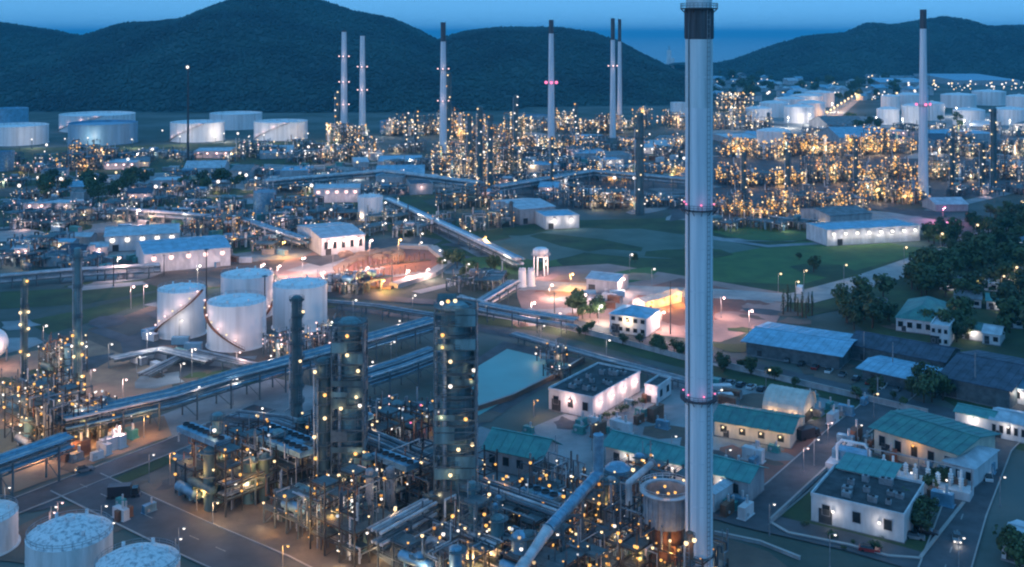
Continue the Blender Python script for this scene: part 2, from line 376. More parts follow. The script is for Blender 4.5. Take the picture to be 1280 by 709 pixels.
# ------------------------------------------------------------------ hills
def noise2(x, y, seed=0):
    """smooth value noise (numpy)"""
    xi = np.floor(x).astype(np.int64); yi = np.floor(y).astype(np.int64); xf = x-xi; yf = y-yi
    def h(a, b):
        n = (a*374761393+b*668265263+seed*982451653) & 0x7fffffff
        n = ((n ^ (n >> 13))*1274126177) & 0x7fffffff
        return ((n ^ (n >> 16)) & 0xffff)/65535.
    u = xf*xf*(3-2*xf); v = yf*yf*(3-2*yf)
    return (h(xi, yi)*(1-u)+h(xi+1, yi)*u)*(1-v)+(h(xi, yi+1)*(1-u)+h(xi+1, yi+1)*u)*v
def fbm(x, y, seed=0, o=5):
    t = 0; a = .5
    for i in range(o): t = t+a*(noise2(x, y, seed+i)-.5); x = x*2.03; y = y*2.03; a *= .5
    return t
HILLZ = []
def hill(name, ridge, D, foot, back, seed, x0, x1):
    """ridge: (px,py) silhouette seen at distance D"""
    rx = [(p-640)*D/F for p, q in ridge]; rz = [H+(HY-q)*D/F for p, q in ridge]
    nx, ny = 300, 110
    X = np.linspace(x0, x1, nx); Y = np.linspace(foot, back, ny)
    XX, YY = np.meshgrid(X, Y)
    ft = foot+70*fbm(XX/260, XX*0+3.3, seed+9)
    t = np.where(YY < D, (YY-ft)/(D-ft), 1-(YY-D)/(back-D)); t = np.clip(t, 0, 1)
    prof = np.where(YY < D, np.sin(t*math.pi/2)**1.15, np.sin(t*math.pi/2))
    spur = fbm(XX/230+YY/700, YY/420, seed)
    Z = np.interp(XX*(D/np.maximum(YY, foot))**.35, rx, rz)
    Z = Z*prof+prof*(1-prof)*spur*300+prof*fbm(XX/45, YY/45, seed+3)*9*(1.15-prof*.9)
    Z = np.where(t <= 0, -1.5, Z)
    vs = np.stack([XX.ravel(), YY.ravel(), Z.ravel()], 1)
    idx = np.arange(nx*ny).reshape(ny, nx)
    q = np.stack([idx[:-1, :-1].ravel(), idx[:-1, 1:].ravel(), idx[1:, 1:].ravel(), idx[1:, :-1].ravel()], 1)
    me = bpy.data.meshes.new(name); me.from_pydata(vs.tolist(), [], q.tolist()); me.materials.append(M['hill'])
    me.polygons.foreach_set('use_smooth', [True]*len(q)); me.update()
    o = tag(link(name, me), kind='structure')
    HILLZ.append((X, Y, Z, D)); return o
hill('hill', [(-200, 20), (-60, 24), (0, 30), (60, 40), (105, 49), (130, 41), (165, 30), (205, 29), (245, 23), (272, 10), (300, 0), (330, -7), (370, -7),
              (395, 0), (440, 15), (490, 25), (520, 38), (545, 52), (575, 75), (610, 110), (640, 130)], 2300, 1500, 3150, 11, -1800, 150)
hill('hill', [(470, 130), (500, 90), (530, 62), (552, 50), (580, 41), (620, 36), (700, 36), (740, 42), (775, 54), (800, 68), (830, 82), (858, 97), (885, 118)],
     2350, 1620, 3100, 23, -420, 480)
hill('hill', [(860, 82), (905, 80), (930, 74), (965, 60), (1010, 46), (1060, 42), (1085, 30), (1120, 32), (1180, 22), (1200, 25), (1230, 34), (1280, 33), (1340, 30), (1450, 45)],
     3050, 2480, 3460, 37, 480, 2100)
def hz(i, x, y):
    X, Y, Z, D = HILLZ[i]
    a = (x-X[0])/(X[1]-X[0]); b = (y-Y[0])/(Y[1]-Y[0])
    ia = np.clip(a.astype(int), 0, len(X)-2); ib = np.clip(b.astype(int), 0, len(Y)-2); u = a-ia; v = b-ib
    return Z[ib, ia]*(1-u)*(1-v)+Z[ib, ia+1]*u*(1-v)+Z[ib+1, ia]*(1-u)*v+Z[ib+1, ia+1]*u*v
def forest(i, n, seed, smin=3.5, smax=7.5):
    """the wood covering a hill: many small lumpy crowns, one mass"""
    rg = np.random.default_rng(seed); X, Y, Z, D = HILLZ[i]
    x = rg.uniform(X[0], X[-1], n); y = rg.uniform(Y[0], min(Y[-1], D+160), n); z = hz(i, x, y)
    k = z > 1.0; x, y, z = x[k], y[k], z[k]; n = len(x)
    s = rg.uniform(smin, smax, n)*rg.choice([.7, 1, 1, 1.35], n)
    base = np.array([(1, 0, .35), (.3, .95, .4), (-.8, .6, .3), (-.8, -.6, .42), (.3, -.95, .33), (.1, .05, 1.25)])
    fc = np.array([(0, 1, 5), (1, 2, 5), (2, 3, 5), (3, 4, 5), (4, 0, 5), (1, 0, 6), (2, 1, 6), (3, 2, 6), (4, 3, 6), (0, 4, 6)])
    base = np.vstack([base, [(0, 0, -.35)]])
    a = rg.uniform(0, 6.28, n); ca, sa = np.cos(a), np.sin(a)
    jit = 1+rg.uniform(-.3, .3, (n, 7))
    bx = base[None, :, 0]*jit; by = base[None, :, 1]*jit; bz = base[None, :, 2]*jit
    vx = x[:, None]+(bx*ca[:, None]-by*sa[:, None])*s[:, None]; vy = y[:, None]+(bx*sa[:, None]+by*ca[:, None])*s[:, None]
    vz = z[:, None]+bz*s[:, None]
    vs = np.stack([vx, vy, vz], 2).reshape(-1, 3); fs = (fc[None]+(np.arange(n)*7)[:, None, None]).reshape(-1, 3)
    me = bpy.data.meshes.new('forest'); me.vertices.add(len(vs)); me.vertices.foreach_set('co', vs.ravel())
    me.loops.add(fs.size); me.loops.foreach_set('vertex_index', fs.ravel()); me.polygons.add(len(fs))
    me.polygons.foreach_set('loop_start', np.arange(len(fs))*3); me.polygons.foreach_set('loop_total', np.full(len(fs), 3))
    me.polygons.foreach_set('use_smooth', np.ones(len(fs), bool))
    me.materials.append(M['forest']); me.update(); me.validate()
    return tag(link('forest', me), kind='stuff')
forest(0, 75000, 1, 1.7, 3.6); forest(1, 30000, 2, 1.7, 3.6); forest(2, 30000, 3, 2.0, 4.0)

for i, (pts, wd, m_) in enumerate((([(0, 226), (200, 217), (420, 206), (560, 200)], 9, 'pale_concrete'), ([(0, 250), (180, 244), (330, 246), (470, 238), (640, 246)], 8, 'concrete'), ([(0, 286), (120, 272), (260, 256), (420, 250)], 8, 'pale_concrete'),
        ([(330, 180), (420, 206), (486, 250)], 9, 'concrete'), ([(560, 200), (700, 196), (860, 184)], 9, 'pale_concrete'), ([(640, 246), (760, 240), (860, 246)], 8, 'concrete'), ([(150, 218), (110, 250), (60, 290)], 7, 'concrete'),
        ([(330, 318), (420, 330), (470, 372)], 8, 'road'), ([(90, 362), (200, 352), (330, 318), (480, 286)], 8, 'pale_concrete'), ([(486, 258), (560, 296), (640, 340)], 7, 'concrete'), ([(520, 366), (580, 352), (660, 362)], 6, 'pale_concrete'),
        ([(890, 176), (1060, 168), (1290, 150)], 10, 'pale_concrete'), ([(880, 196), (1040, 190), (1290, 172)], 8, 'concrete'), ([(0, 344), (95, 336), (220, 322), (330, 308)], 7, 'road'), ([(120, 412), (190, 436), (300, 470)], 6, 'road'))):
    strip('service_road', pts, wd, m_, .1)

# uneven ground: worn, oiled, gravelled and overgrown places
rp_ = random.Random(21)
def blotch(x, y, rad, m, z):
    c = G(x, y); n = rp_.randint(7, 11); a0 = rp_.uniform(0, 6); el = rp_.uniform(.35, 1); rot = rp_.choice([R(-38), R(52)])
    P = []
    for k in range(n):
        a = a0+6.283*k/n; rr = rad*rp_.uniform(.55, 1.15); u, v = rr*math.cos(a), rr*el*math.sin(a)
        P.append((c.x+u*math.cos(rot)-v*math.sin(rot), c.y+u*math.sin(rot)+v*math.cos(rot)))
    sheet('worn_ground', P, M[m], z)
for (x0, x1, y0, y1, n, r0, r1, ms) in ((0, 640, 205, 345, 70, 8, 40, ('concrete', 'pale_concrete', 'asphalt', 'grass', 'dirt')), (0, 430, 350, 480, 34, 4, 16, ('asphalt', 'concrete', 'dirt', 'grass')), (600, 1180, 278, 350, 16, 10, 40, ('grass', 'dry_field', 'bright_grass')),
        (650, 950, 345, 410, 22, 4, 16, ('red_soil', 'sand', 'pale_concrete', 'pale_soil')), (600, 1090, 470, 650, 30, 2, 9, ('asphalt', 'concrete', 'dirt')), (890, 1200, 380, 520, 22, 4, 14, ('asphalt', 'dirt', 'grass')), (640, 1280, 150, 275, 40, 12, 50, ('asphalt', 'concrete', 'dirt', 'pale_concrete')),
        (0, 240, 560, 709, 16, 2, 6, ('asphalt', 'dirt', 'concrete')), (220, 860, 520, 709, 26, 2, 6, ('asphalt', 'dirt', 'sand_dark'))):
    for k in range(n): blotch(rp_.uniform(x0, x1), rp_.uniform(y0, y1), rp_.uniform(r0, r1), rp_.choice(ms), .14)

# ------------------------------------------------------------------ tall stacks
def ring_platform(m, x, y, r, z, wd, n=20, rail=True):
    m.lathe(x, y, [(r, z), (r+wd, z), (r+wd, z+.18), (r, z+.18)], n, False)
def railing(m, x, y, r, z, n=16, h=1.1, t=.06):
    for i in range(n):
        a = 2*math.pi*i/n; b = 2*math.pi*(i+1)/n
        p = (x+r*math.cos(a), y+r*math.sin(a)); q = (x+r*math.cos(b), y+r*math.sin(b))
        m.beam((*p, z), (*p, z+h), t)
        for k in (.55, 1.0): m.beam((*p, z+h*k), (*q, z+h*k), t)
def ladder(m, x, y, z0, z1, a, r, t=.08, step=1.2):
    """caged ladder on the outside of a round shell, at angle a"""
    ca, sa = math.cos(a), math.sin(a); px, py = -sa, ca
    for s_ in (-.35, .35): m.beam((x+r*ca+px*s_, y+r*sa+py*s_, z0), (x+r*ca+px*s_, y+r*sa+py*s_, z1), t)
    z = z0
    while z < z1:
        m.beam((x+r*ca-px*.35, y+r*sa-py*.35, z), (x+r*ca+px*.35, y+r*sa+py*.35, z), t); z += step
def tall_stack(px, base, width, top, tip, rings, label, glowk='red', lean=0, taper=.62, lampz=True, pale='stack', fins=False, lamp_r=None, group='far refinery stacks'):
    P = G(px, base); s = mpp(base); r = width*s/2; h = (base-top)*s; ht = (base-tip)*s
    o = empty('refinery_stack', P, 0, label, 'stack', group)
    b = MB(); b.lathe(0, 0, [(r*1.1, 0), (r*.98, h*.06), (r*taper, ht)], 20); b.lathe(0, 0, [(r*1.5, 0), (r*1.5, .8), (r*1.2, .8)], 20, False)
    b.build('shaft', M[pale], o)
    if h > ht+1:
        c = MB(); c.lathe(0, 0, [(r*taper*1.04, ht), (r*taper*1.04, h), (r*taper*.85, h), (r*taper*.85, h-1)], 20); c.build('cap', M['soot'], o)
    for y in rings:
        z = (base-y)*s
        g = MB(); ring_platform(g, 0, 0, r*taper, z, 1.1); railing(g, 0, 0, r*taper+1.05, z+.15, 12, 1.2, .12); pl = g.build('platform', M['steel_pale'], o)
        for k in range(4):
            a = R(-90+45+k*90-45); lamp(glowk, lamp_r or s*.9, ((r+1.2)*math.cos(a), (r+1.2)*math.sin(a), z+1.4), pl)
        light(glowk, 60*s*s*14, (0, -r-2.5, z+1.5), o, .5)
    l = MB(); ladder(l, 0, 0, 1, ht, R(-30), r*1.12, .14, 3); l.build('ladder', M['steel'], o)
    return o
# far ones (px, base row, width, top, dark tip end, platform rows)
tall_stack(430, 166, 9.5, 38, 40, [72, 104, 132], 'pale far stack with pink lamps, leftmost of the pair before the big hill', 'pink')
tall_stack(453, 167, 9, 44, 45, [85, 114], 'pale far stack without dark tip, right one of the pair before the big hill', 'pink')
tall_stack(554, 200, 10, 28, 52, [88, 128], 'far stack with dark tip where the two hills meet', 'pink')
tall_stack(689, 192, 9.5, 25, 42, [105], 'far stack ringed with bright red lamps before the middle hill', 'red', lamp_r=1.5)
tall_stack(766, 172, 8, 23, 50, [84], 'far stack with dark tip, thicker left one of the close pair', 'pink')
tall_stack(774.5, 166, 6.5, 24, 52, [], 'far stack with dark tip, thinner right one of the close pair')
tall_stack(1154, 246, 12.5, 12, 36, [133], 'tall pale stack with black tip before the hill on the right', 'red', lamp_r=1.0)
for px, y in ((426, 25), (451, 33)):            # lightning masts with a lamp over the tipless pair
    pass

# the great stack in the foreground
SB = 738; SP = G(873.8, SB); s = mpp(SB); r = 17*s
st = empty('great_stack', SP, 0, 'huge pale blue white chimney stack rising out of the frame in the foreground', 'stack')
z1 = (SB-498)*s; z2 = (SB-262)*s; zc = (SB-49)*s; zt = (SB-10)*s
for a, b_ in ((0, z1), (z1, z2), (z2, z2+(zc-z2)*.6)):
    m = MB(); n = max(1, int((b_-a)/9)); 
    for i in range(n):
        u0 = a+(b_-a)*i/n; u1 = a+(b_-a)*(i+1)/n
        m.lathe(0, 0, [(r, u0), (r, u1-.16), (r*1.012, u1-.14), (r*1.012, u1), (r, u1)], 48)
    if a == 0: m.lathe(0, 0, [(r*1.35, 0), (r*1.35, 1.2), (r, 1.2)], 40, False)
    m.build('shaft', M['stack'], st)
sm_ = MB(); sm_.lathe(0, 0, [(r, 0), (r*1.016, 0), (r*1.016, .16), (r, .16)], 40); sm_ = sm_.mesh('seam', M['stack'])
zz = 9
while zz < zc-3:
    if min(abs(zz-z1), abs(zz-z2)) > 2: link('seam', sm_, st, (0, 0, zz))
    zz += 8.4
m = MB(); m.lathe(0, 0, [(r, z2+(zc-z2)*.6), (r, zc)], 48); m.build('sooty_shaft', M['soot_grey'], st)
m = MB(); m.lathe(0, 0, [(r*.99, zc), (r*1.04, zc+.1), (r*1.04, zt-.3), (r*.98, zt)], 48)
for k in range(16):
    a = 2*math.pi*k/16; m.box(r*1.05*math.cos(a), r*1.05*math.sin(a), zc+.2, .2, .12, zt-zc-.6, a)
m.build('cap', M['soot'], st)
m = MB(); m.lathe(0, 0, [(r*.95, zt), (r*.95, zt+9), (r*.85, zt+9), (r*.85, zt+6)], 48); m.build('crown', M['soot_grey'], st)
for z, kd in ((z1, 'red'), (z2, 'red'), (zt-.25, None)):
    g = MB(); ring_platform(g, 0, 0, r, z, 1.0, 40); railing(g, 0, 0, r+.95, z+.15, 28, 1.0, .06)
    for k in range(12):
        a = 2*math.pi*k/12; g.beam((r*math.cos(a), r*math.sin(a), z-.9), ((r+.9)*math.cos(a), (r+.9)*math.sin(a), z), .1)
    p = g.build('platform', M['steel_dark'], st)
    if kd:
        for k in range(6):
            a = R(-90+k*60+(8 if z < z2 else -2)); lamp('red', .2, ((r+.45)*math.cos(a), (r+.45)*math.sin(a), z+1.3), p)
        for a in (-90, 0, 180): light('red', 12, ((r+1.6)*math.cos(R(a)), (r+1.6)*math.sin(R(a)), z+1.9), st, .3)
m = MB(); ladder(m, 0, 0, 2, zt, R(-62), r+.35, .09, .9); m.build('ladder', M['steel_pale'], st)
m = MB(); m.path([(-r*.82-.1, -r*.62, 1), (-r*.82-.1, -r*.62, zt-3)], .12, 6); m.build('cable_conduit', M['steel'], st)

# ------------------------------------------------------------------ storage tanks
def tank(px, base, rpx, hpx, label, m='tank_white', roof='cone', stair=None, group=None, name='storage_tank', rail=True, lamps=0, rings=3, roofm=None, rise=None, n=40):
    P = G(px, base); s = mpp(base); r = rpx*s; h = hpx*s
    o = empty(name, P, 0, label, 'tank', group)
    b = MB()
    for i in range(rings):
        a = h*i/rings; c = h*(i+1)/rings
        b.lathe(0, 0, [(r, a), (r, c-.12), (r+.06, c-.1), (r+.06, c), (r, c)], n)
    b.lathe(0, 0, [(r+.5, 0), (r+.5, .35), (r, .35)], n, False)
    b.build('shell', M[m], o)
    t = MB(); rise = rise if rise is not None else r*.12
    if roof == 'cone':
        pr = [(r+.05, h), (r*.75, h+rise*.45), (r*.4, h+rise*.85), (0, h+rise)]
        t.lathe(0, 0, pr, n); t.lathe(0, 0, [(r*.12, h+rise*.85), (r*.12, h+rise+.8), (0, h+rise+.9)], 12)
        for k in range(6):
            a = k*1.05+.3; t.lathe(r*.7*math.cos(a), r*.7*math.sin(a), [(.35, h+rise*.4), (.35, h+rise*.5+.9), (0, h+rise*.5+1)], 8)
    else:
        t.lathe(0, 0, [(r+.25, h-.9), (r+.25, h-.75), (r, h-.75)], n, False)
        t.lathe(0, 0, [(r-.05, h), (r-.3, h), (r-.3, h-2.2)], n, False)
        t.lathe(0, 0, [(r-.3, h-2.2), (r*.8, h-1.9), (0, h-2)], n)
    t.build('roof', M[roofm or m], o)
    if rail:
        g = MB(); railing(g, 0, 0, r-.1, h, max(24, n//2), 1.1, .07); g.build('railing', M['steel_pale'], o)
    if stair:
        a0, a1 = R(stair[0]), R(stair[1]); g = MB()
        g.arc(0, 0, r+.1, a0, a1, .4, h, 1.0, .22, 26)
        for i in range(27):
            a = a0+(a1-a0)*i/26; z = .4+(h-.4)*i/26
            x, y = (r+1.05)*math.cos(a), (r+1.05)*math.sin(a); g.beam((x, y, z), (x, y, z+1.2), .07)
            if i: g.beam((xo, yo, zo+1.2), (x, y, z+1.2), .07)
            xo, yo, zo = x, y, z
        so_ = g.build('spiral_stair', M['pipe_rust'], o)
        for i in range(1, 8):
            a = a0+(a1-a0)*i/8; z = .4+(h-.4)*i/8+2.1
            lamp('pink' if i % 2 else 'warm', .36 if i % 2 else .3, ((r+.9)*math.cos(a), (r+.9)*math.sin(a), z), so_)
            if i % 2: light('pink', 160, ((r+2)*math.cos(a), (r+2)*math.sin(a), z+.3), o, .3)
    return o
g4 = 'four white storage tanks'
tank(227, 417, 29, 57, 'white storage tank with lit stair climbing right, left of the four', stair=(-165, -20), group=g4)
tank(296, 430, 36, 55, 'white storage tank with lit stair climbing left, nearest of the four', stair=(-62, -190), group=g4)
tank(309, 393, 32, 51, 'white storage tank half hidden behind the nearest of the four', stair=(-40, 60), group=g4)
tank(375, 408, 33.5, 54, 'white storage tank behind the slender dark column, right of the four', group=g4)
g3 = 'old tanks at the near corner'
tank(87, 745, 51, 79, 'old white tank with dark blotches on its roof, bottom left corner', 'tank_old', group=g3, roofm='roof_stained', rise=2.6, n=56)
tank(172, 787, 51, 84, 'old white tank with speckled roof, cut off by the bottom edge', 'tank_old', group=g3, roofm='roof_stained', rise=2.4, n=56)
tank(-22, 684, 41, 42, 'white tank cut off by the left edge beside the road', 'tank_old', group=g3, n=48)
gf = 'wide floating roof tanks before the hill'
for px, ba, rp, hp, mm, lb in (
    (14, 153, 20, 18, 'roof_blue', 'wide blue white tank at the far left edge, behind another'),
    (20, 179, 38, 23, 'tank_white', 'wide pale tank at the left edge, front one of two'),
    (122, 162, 45, 20, 'tank_white', 'wide white tank behind the shaded blue tank'),
    (129, 178, 41, 25, 'tank_blue', 'wide deep blue tank in front of the long white one'),
    (247, 175, 33, 23, 'tank_white', 'wide white tank crossed by the dark lamp mast'),
    (295, 160, 32, 19, 'tank_white', 'wide white tank between two front tanks, set farther back'),
    (351, 173, 33, 22, 'tank_white', 'wide white tank with sloping stair, right end of the left row'),
    (499, 165, 24, 14, 'tank_blue', 'low blue tank left of the stack where the hills meet'),
    (577, 163, 14, 13, 'tank_white', 'small low tank right of the stack where the hills meet'),
    (4, 213, 13, 24, 'lag_blue', 'small pale tank cut by the left edge below the wide ones'),
    (668, 158, 18, 14, 'lag_blue', 'low pale tank left of the red ringed far stack'),
    (848, 145, 10, 17, 'tank_white', 'small white tank touching the left side of the great stack')):
    tank(px, ba, rp, hp, lb, mm, 'float', stair=(-150, -60) if px in (122, 351, 247) else None, group=gf, rail=False)
gr = 'white tanks beyond the lit refinery on the right'
for i, (px, ba, rp, hp, lb) in enumerate((
    (948, 152, 13, 16, 'far white tank at the left tip of the right tank farm'),
    (968, 146, 15, 17, 'far white tank second along the slanting row'),
    (988, 141, 16, 17, 'far white tank third along the slanting row'),
    (1008, 137, 16, 17, 'far white tank fourth along the slanting row'),
    (1024, 133, 15, 17, 'far white tank at the upper end of the slanting row'),
    (999, 153, 15, 19, 'far white tank in front of the slanting row'),
    (1014, 148, 14, 19, 'far white tank in front of the slanting row, nearer its upper end'),
    (967, 182, 17, 18, 'white tank standing before the slanting row'),
    (1113, 138, 11, 17, 'far white tank, back left of the group left of the black tipped stack'),
    (1136, 136, 14, 17, 'far white tank behind the black tipped stack, back row'),
    (1110, 155, 13, 18, 'far white tank, front left of the group by the black tipped stack'),
    (1141, 155, 13, 22, 'far white tank touching the left side of the black tipped stack'),
    (1165, 150, 14, 20, 'far white tank touching the right side of the black tipped stack'),
    (1198, 134, 20, 15, 'broad far white tank right of the black tipped stack, back row'),
    (1211, 156, 18, 18, 'far white tank right of the dark trees, front row'),
    (1236, 131, 19, 16, 'broad far white tank behind the thin dark tower'),
    (1262, 155, 20, 18, 'far white tank near the right edge, front row'),
    (1274, 138, 15, 17, 'far white tank near the right edge, back row'))):
    kk = 1.22 if i < 8 else 1.05
    tank(px, ba, rp*kk, hp*1.05, lb, 'tank_white', 'cone', group=gr, rail=False, rise=2.5, n=28)
for i, (x, y) in enumerate(((940, 158), (985, 160), (1012, 156), (1040, 140), (1095, 160), (1128, 162), (1158, 160), (1195, 146), (1205, 164), (1240, 150), (1262, 164), (1280, 150))):
    o = empty('area_lamp', G(x, y), 0, 'area lamp standing among the white tanks beyond the lit refinery', 'lamp post', 'area lamps of the far tank farm')
    m = MB(); m.tube((0, 0, 0), (0, 0, 12), .3, 6); m.build('pole', M['steel'], o); lamp('cool', 1.1, (0, -.5, 12), o); light('cool', 26000, (0, -3, 11), o, .6)
for i, (x, y) in enumerate(((40, 186), (110, 184), (165, 186), (225, 182), (280, 178), (330, 180), (385, 178))):  # added lamps, put in to brighten the wide tanks
    o = empty('area_lamp', G(x, y), 0, 'added area lamp brightening the wide tanks on the left', 'lamp post', 'added area lamps of the left tank row')
    m = MB(); m.tube((0, 0, 0), (0, 0, 9), .3, 6); m.build('pole', M['steel'], o); lamp('cool', .8, (0, -.5, 9), o); light('cool', 9000, (0, 2, 8.5), o, .6)
tank(463, 274, 15.5, 29, 'solitary upright white tank on the plain left of the pipeway', rings=5)
tank(331, 264, 14, 25, 'grey green upright tank on the left part of the plain', 'lag_blue', rings=4)
tank(653, 359, 4.8, 21, 'slim white silo beside the floodlit site, left of two', rings=5, rail=False, group='twin white silos', name='silo', n=20)
tank(664, 358, 4.8, 20, 'slim white silo beside the floodlit site, right of two', rings=5, rail=False, group='twin white silos', name='silo', n=20)
P = G(-10, 452); sr = 19*mpp(452)
o = empty('sphere_tank', P, 0, 'pale pink lit spherical gas tank cut by the left edge', 'tank')
m = MB(); m.ball((0, 0, sr+1), sr, 32, 20); m.build('shell', M['tank_white'], o)
for k in range(8):
    m = MB(); a = k*math.pi/4; m.tube((sr*.95*math.cos(a), sr*.95*math.sin(a), 0), (sr*.95*math.cos(a), sr*.95*math.sin(a), sr+1), .25); m.build('leg', M['steel_pale'], o)
light('pink', 2600, (sr*1.3, -sr*1.6, sr*1.2), o, .5)

# ------------------------------------------------------------------ lamp posts, masts
def post_mesh(h, kind, r, arm=1.2):
    m = MB(); m.cur = 0; m.tube((0, 0, 0), (0, 0, h), .11, 6, .07); m.beam((0, 0, h), (arm, 0, h+.15), .1); m.cur = 1; m.ball((arm, 0, h), r, 8, 6, .7)
    return m
POSTS = {}
def lamp_post(px, py, h=8, kind='warm', r=.38, label='', group='', power=0, name='lamp_post'):
    """pixel of the lamp itself is (px, py); the post is planted below it"""
    P = G(px, py, h); P.z = 0; d = math.hypot(P.x, P.y); r = max(r, d*.0011)
    k = (h, kind, round(r, 1))
    if k not in POSTS:
        a = MB(); a.tube((0, 0, 0), (0, 0, h), .12, 6, .08); a.tube((0, 0, 0), (0, 0, .5), .2, 6)
        b = MB(); b.beam((0, 0, h), (1.1, 0, h+.2), .1); b.box(1.1, 0, h+.05, .7, .35, .2)
        c = MB(); c.ball((1.1, 0, h-.1), round(r, 1), 8, 6, .8)
        POSTS[k] = (a.mesh('pole', M['steel_pale']), b.mesh('lamp_arm', M['steel']), c.mesh('lamp', M[kind]))
    o = empty(name, (P.x-1.1, P.y, 0), 0, label, 'lamp post', group)
    me = POSTS[k]; link('pole', me[0], o); link('lamp_arm', me[1], o); link('lamp', me[2], o)
    if power: light(kind, power, (1.1, -.3, h-.9), o, .3)
    return o
gL = 'lamp posts of the near left road'
for i, (x, y) in enumerate(((133, 632), (142, 653), (230, 660), (70, 633), (192, 568), (226, 673), (12, 609))):
    lamp_post(x, y, 7, 'cool', .3, ['lamp post at the corner of the near refinery road', 'lamp post beside the mottled tank', 'twin head lamp post on the wide near road',
        'lamp post on the dirt behind the mottled tank', 'lamp post by the grass strip of the near road', 'lower lamp post on the wide near road', 'lamp post beside the tank at the left edge'][i], gL, 55)
gR = 'lamp posts of the compound on the right'
for i, (x, y, k) in enumerate(((968, 630, 'cool'), (1023, 549, 'cool'), (1077, 531, 'cool'), (1256, 596, 'cool'), (1205, 672, 'cool'), (902, 487, 'cool'), (962, 462, 'warm'), (1097, 492, 'warm'), (845, 545, 'cool'), (814, 556, 'cool'),
        (1044, 668, 'cool'), (685, 616, 'warm'), (745, 530, 'warm'), (913, 562, 'cool'))):
    lamp_post(x, y, 7, k, .28, ['lamp post at the corner of the walled lawn', 'lamp post on the reddish yard before the vaulted hangar', 'lamp post by the cream end of the green roofed warehouse',
        'upper lamp post on the main road at the right edge', 'lower lamp post on the main road at the right edge', 'lamp post right of the great stack by the parked cars', 'lamp post on the footpath right of the great stack',
        'lamp post on the grass before the green roofed warehouse', 'lamp post over the teal shed nearest the great stack', 'lamp post over the left end of the teal shed',
        'lamp post on the walled lawn', 'warm lamp post below the teal roofed hut', 'lamp post in front of the floodlit white building', 'lamp post by the white conveyor ramp'][i], gR, 50)
lab = 'small lamp post along the road past the far green field'
for x, y in ((976, 342), (1008, 338), (1058, 331), (1133, 309), (1178, 292), (1222, 281), (1250, 265), (1271, 334), (1223, 349), (998, 352), (1186, 383), (1255, 345), (1278, 252)):
    lamp_post(x, y, 8, 'warm', .4, lab, 'lamp posts past the far green field', 500)
lab = 'small lamp post standing alone on the middle plain'
for x, y in ((790, 318), (818, 336), (482, 253), (507, 275), (425, 272), (414, 262), (528, 292), (550, 313), (556, 325), (586, 330), (482, 279), (527, 303), (300, 216), (320, 222)):
    lamp_post(x, y, 8, 'cool', .4, lab, 'lamp posts on the middle plain', 400)
lab = 'small lamp post along the corridor road'
for x, y in ((445, 375), (493, 427), (680, 407), (762, 425), (519, 369), (140, 430), (175, 446), (230, 454), (228, 400), (58, 407), (296, 473)):
    lamp_post(x, y, 8, 'cool', .35, lab, 'lamp posts along the corridor and tank yard', 350)
for x, y, lb in ((167, 358, 'lamp post giving a red glow beside the verge left of the white tanks'), (183, 357, 'pinkish lamp post by the concrete yard left of the tanks')):
    lamp_post(x, y, 9, 'pink', .6, lb, 'pink lamp posts', 2500)
def mast(px, base, top, label, kind='cool', r=.5, w=.35, heads=1):
    P = G(px, base); h = (base-top)*mpp(base)
    o = empty('lamp_mast', P, 0, label, 'mast', 'tall lamp masts')
    m = MB(); m.tube((0, 0, 0), (0, 0, h), w, 8, w*.6); m.build('pole', M['steel_dark'], o)
    m = MB(); m.lathe(0, 0, [(w, h-.6), (w+.8, h-.5), (w+.8, h-.3), (w, h-.2)], 10, False); m.build('crown_ring', M['steel'], o)
    if heads: lamp(kind, r, (0, -w-.4, h), o)
    return o
mast(235, 205, 84, 'very tall dark lamp mast in front of the left hill', 'cool', 1.3, 1.1)
mast(258, 372, 311, 'tall thin mast left of the white tanks', heads=0)
mast(331, 400, 344, 'thin dark mast between the white tanks', heads=0)
for x, b, t, lb in ((122, 350, 318, 'thin pole on the concrete yard, left one'), (142, 358, 322, 'thin pole on the concrete yard, middle one'), (205, 345, 318, 'thin pole on the concrete yard, right one'),
                    (490, 355, 318, 'thin pole standing in the red pit'), (693, 405, 365, 'thin pole at the edge of the floodlit site'), (838, 418, 352, 'thin pole left of the great stack on the red ground'),
                    (1116, 472, 428, 'pale post before the dark roofed sheds, middle one'), (1219, 500, 441, 'tall pale post before the navy roofed hall'), (1080, 452, 415, 'pale post before the dark roofed sheds, left one'),
                    (1097, 505, 472, 'pale post on the grass by the footpath'), (737, 232, 165, 'thin pale mast among the lit units')):
    P = G(x, b); h = (b-t)*mpp(b); o = tag(empty('pole', P), lb, 'pole', 'thin poles and posts')
    m = MB(); m.tube((0, 0, 0), (0, 0, h), .22 if b > 400 else .3, 8, .15); m.build('shaft', M['steel_pale' if 'pale' in lb else 'steel_dark'], o)
    m = MB(); m.box(0, 0, h-.6, 1.6, .15, .15); m.build('crossarm', M['steel'], o)

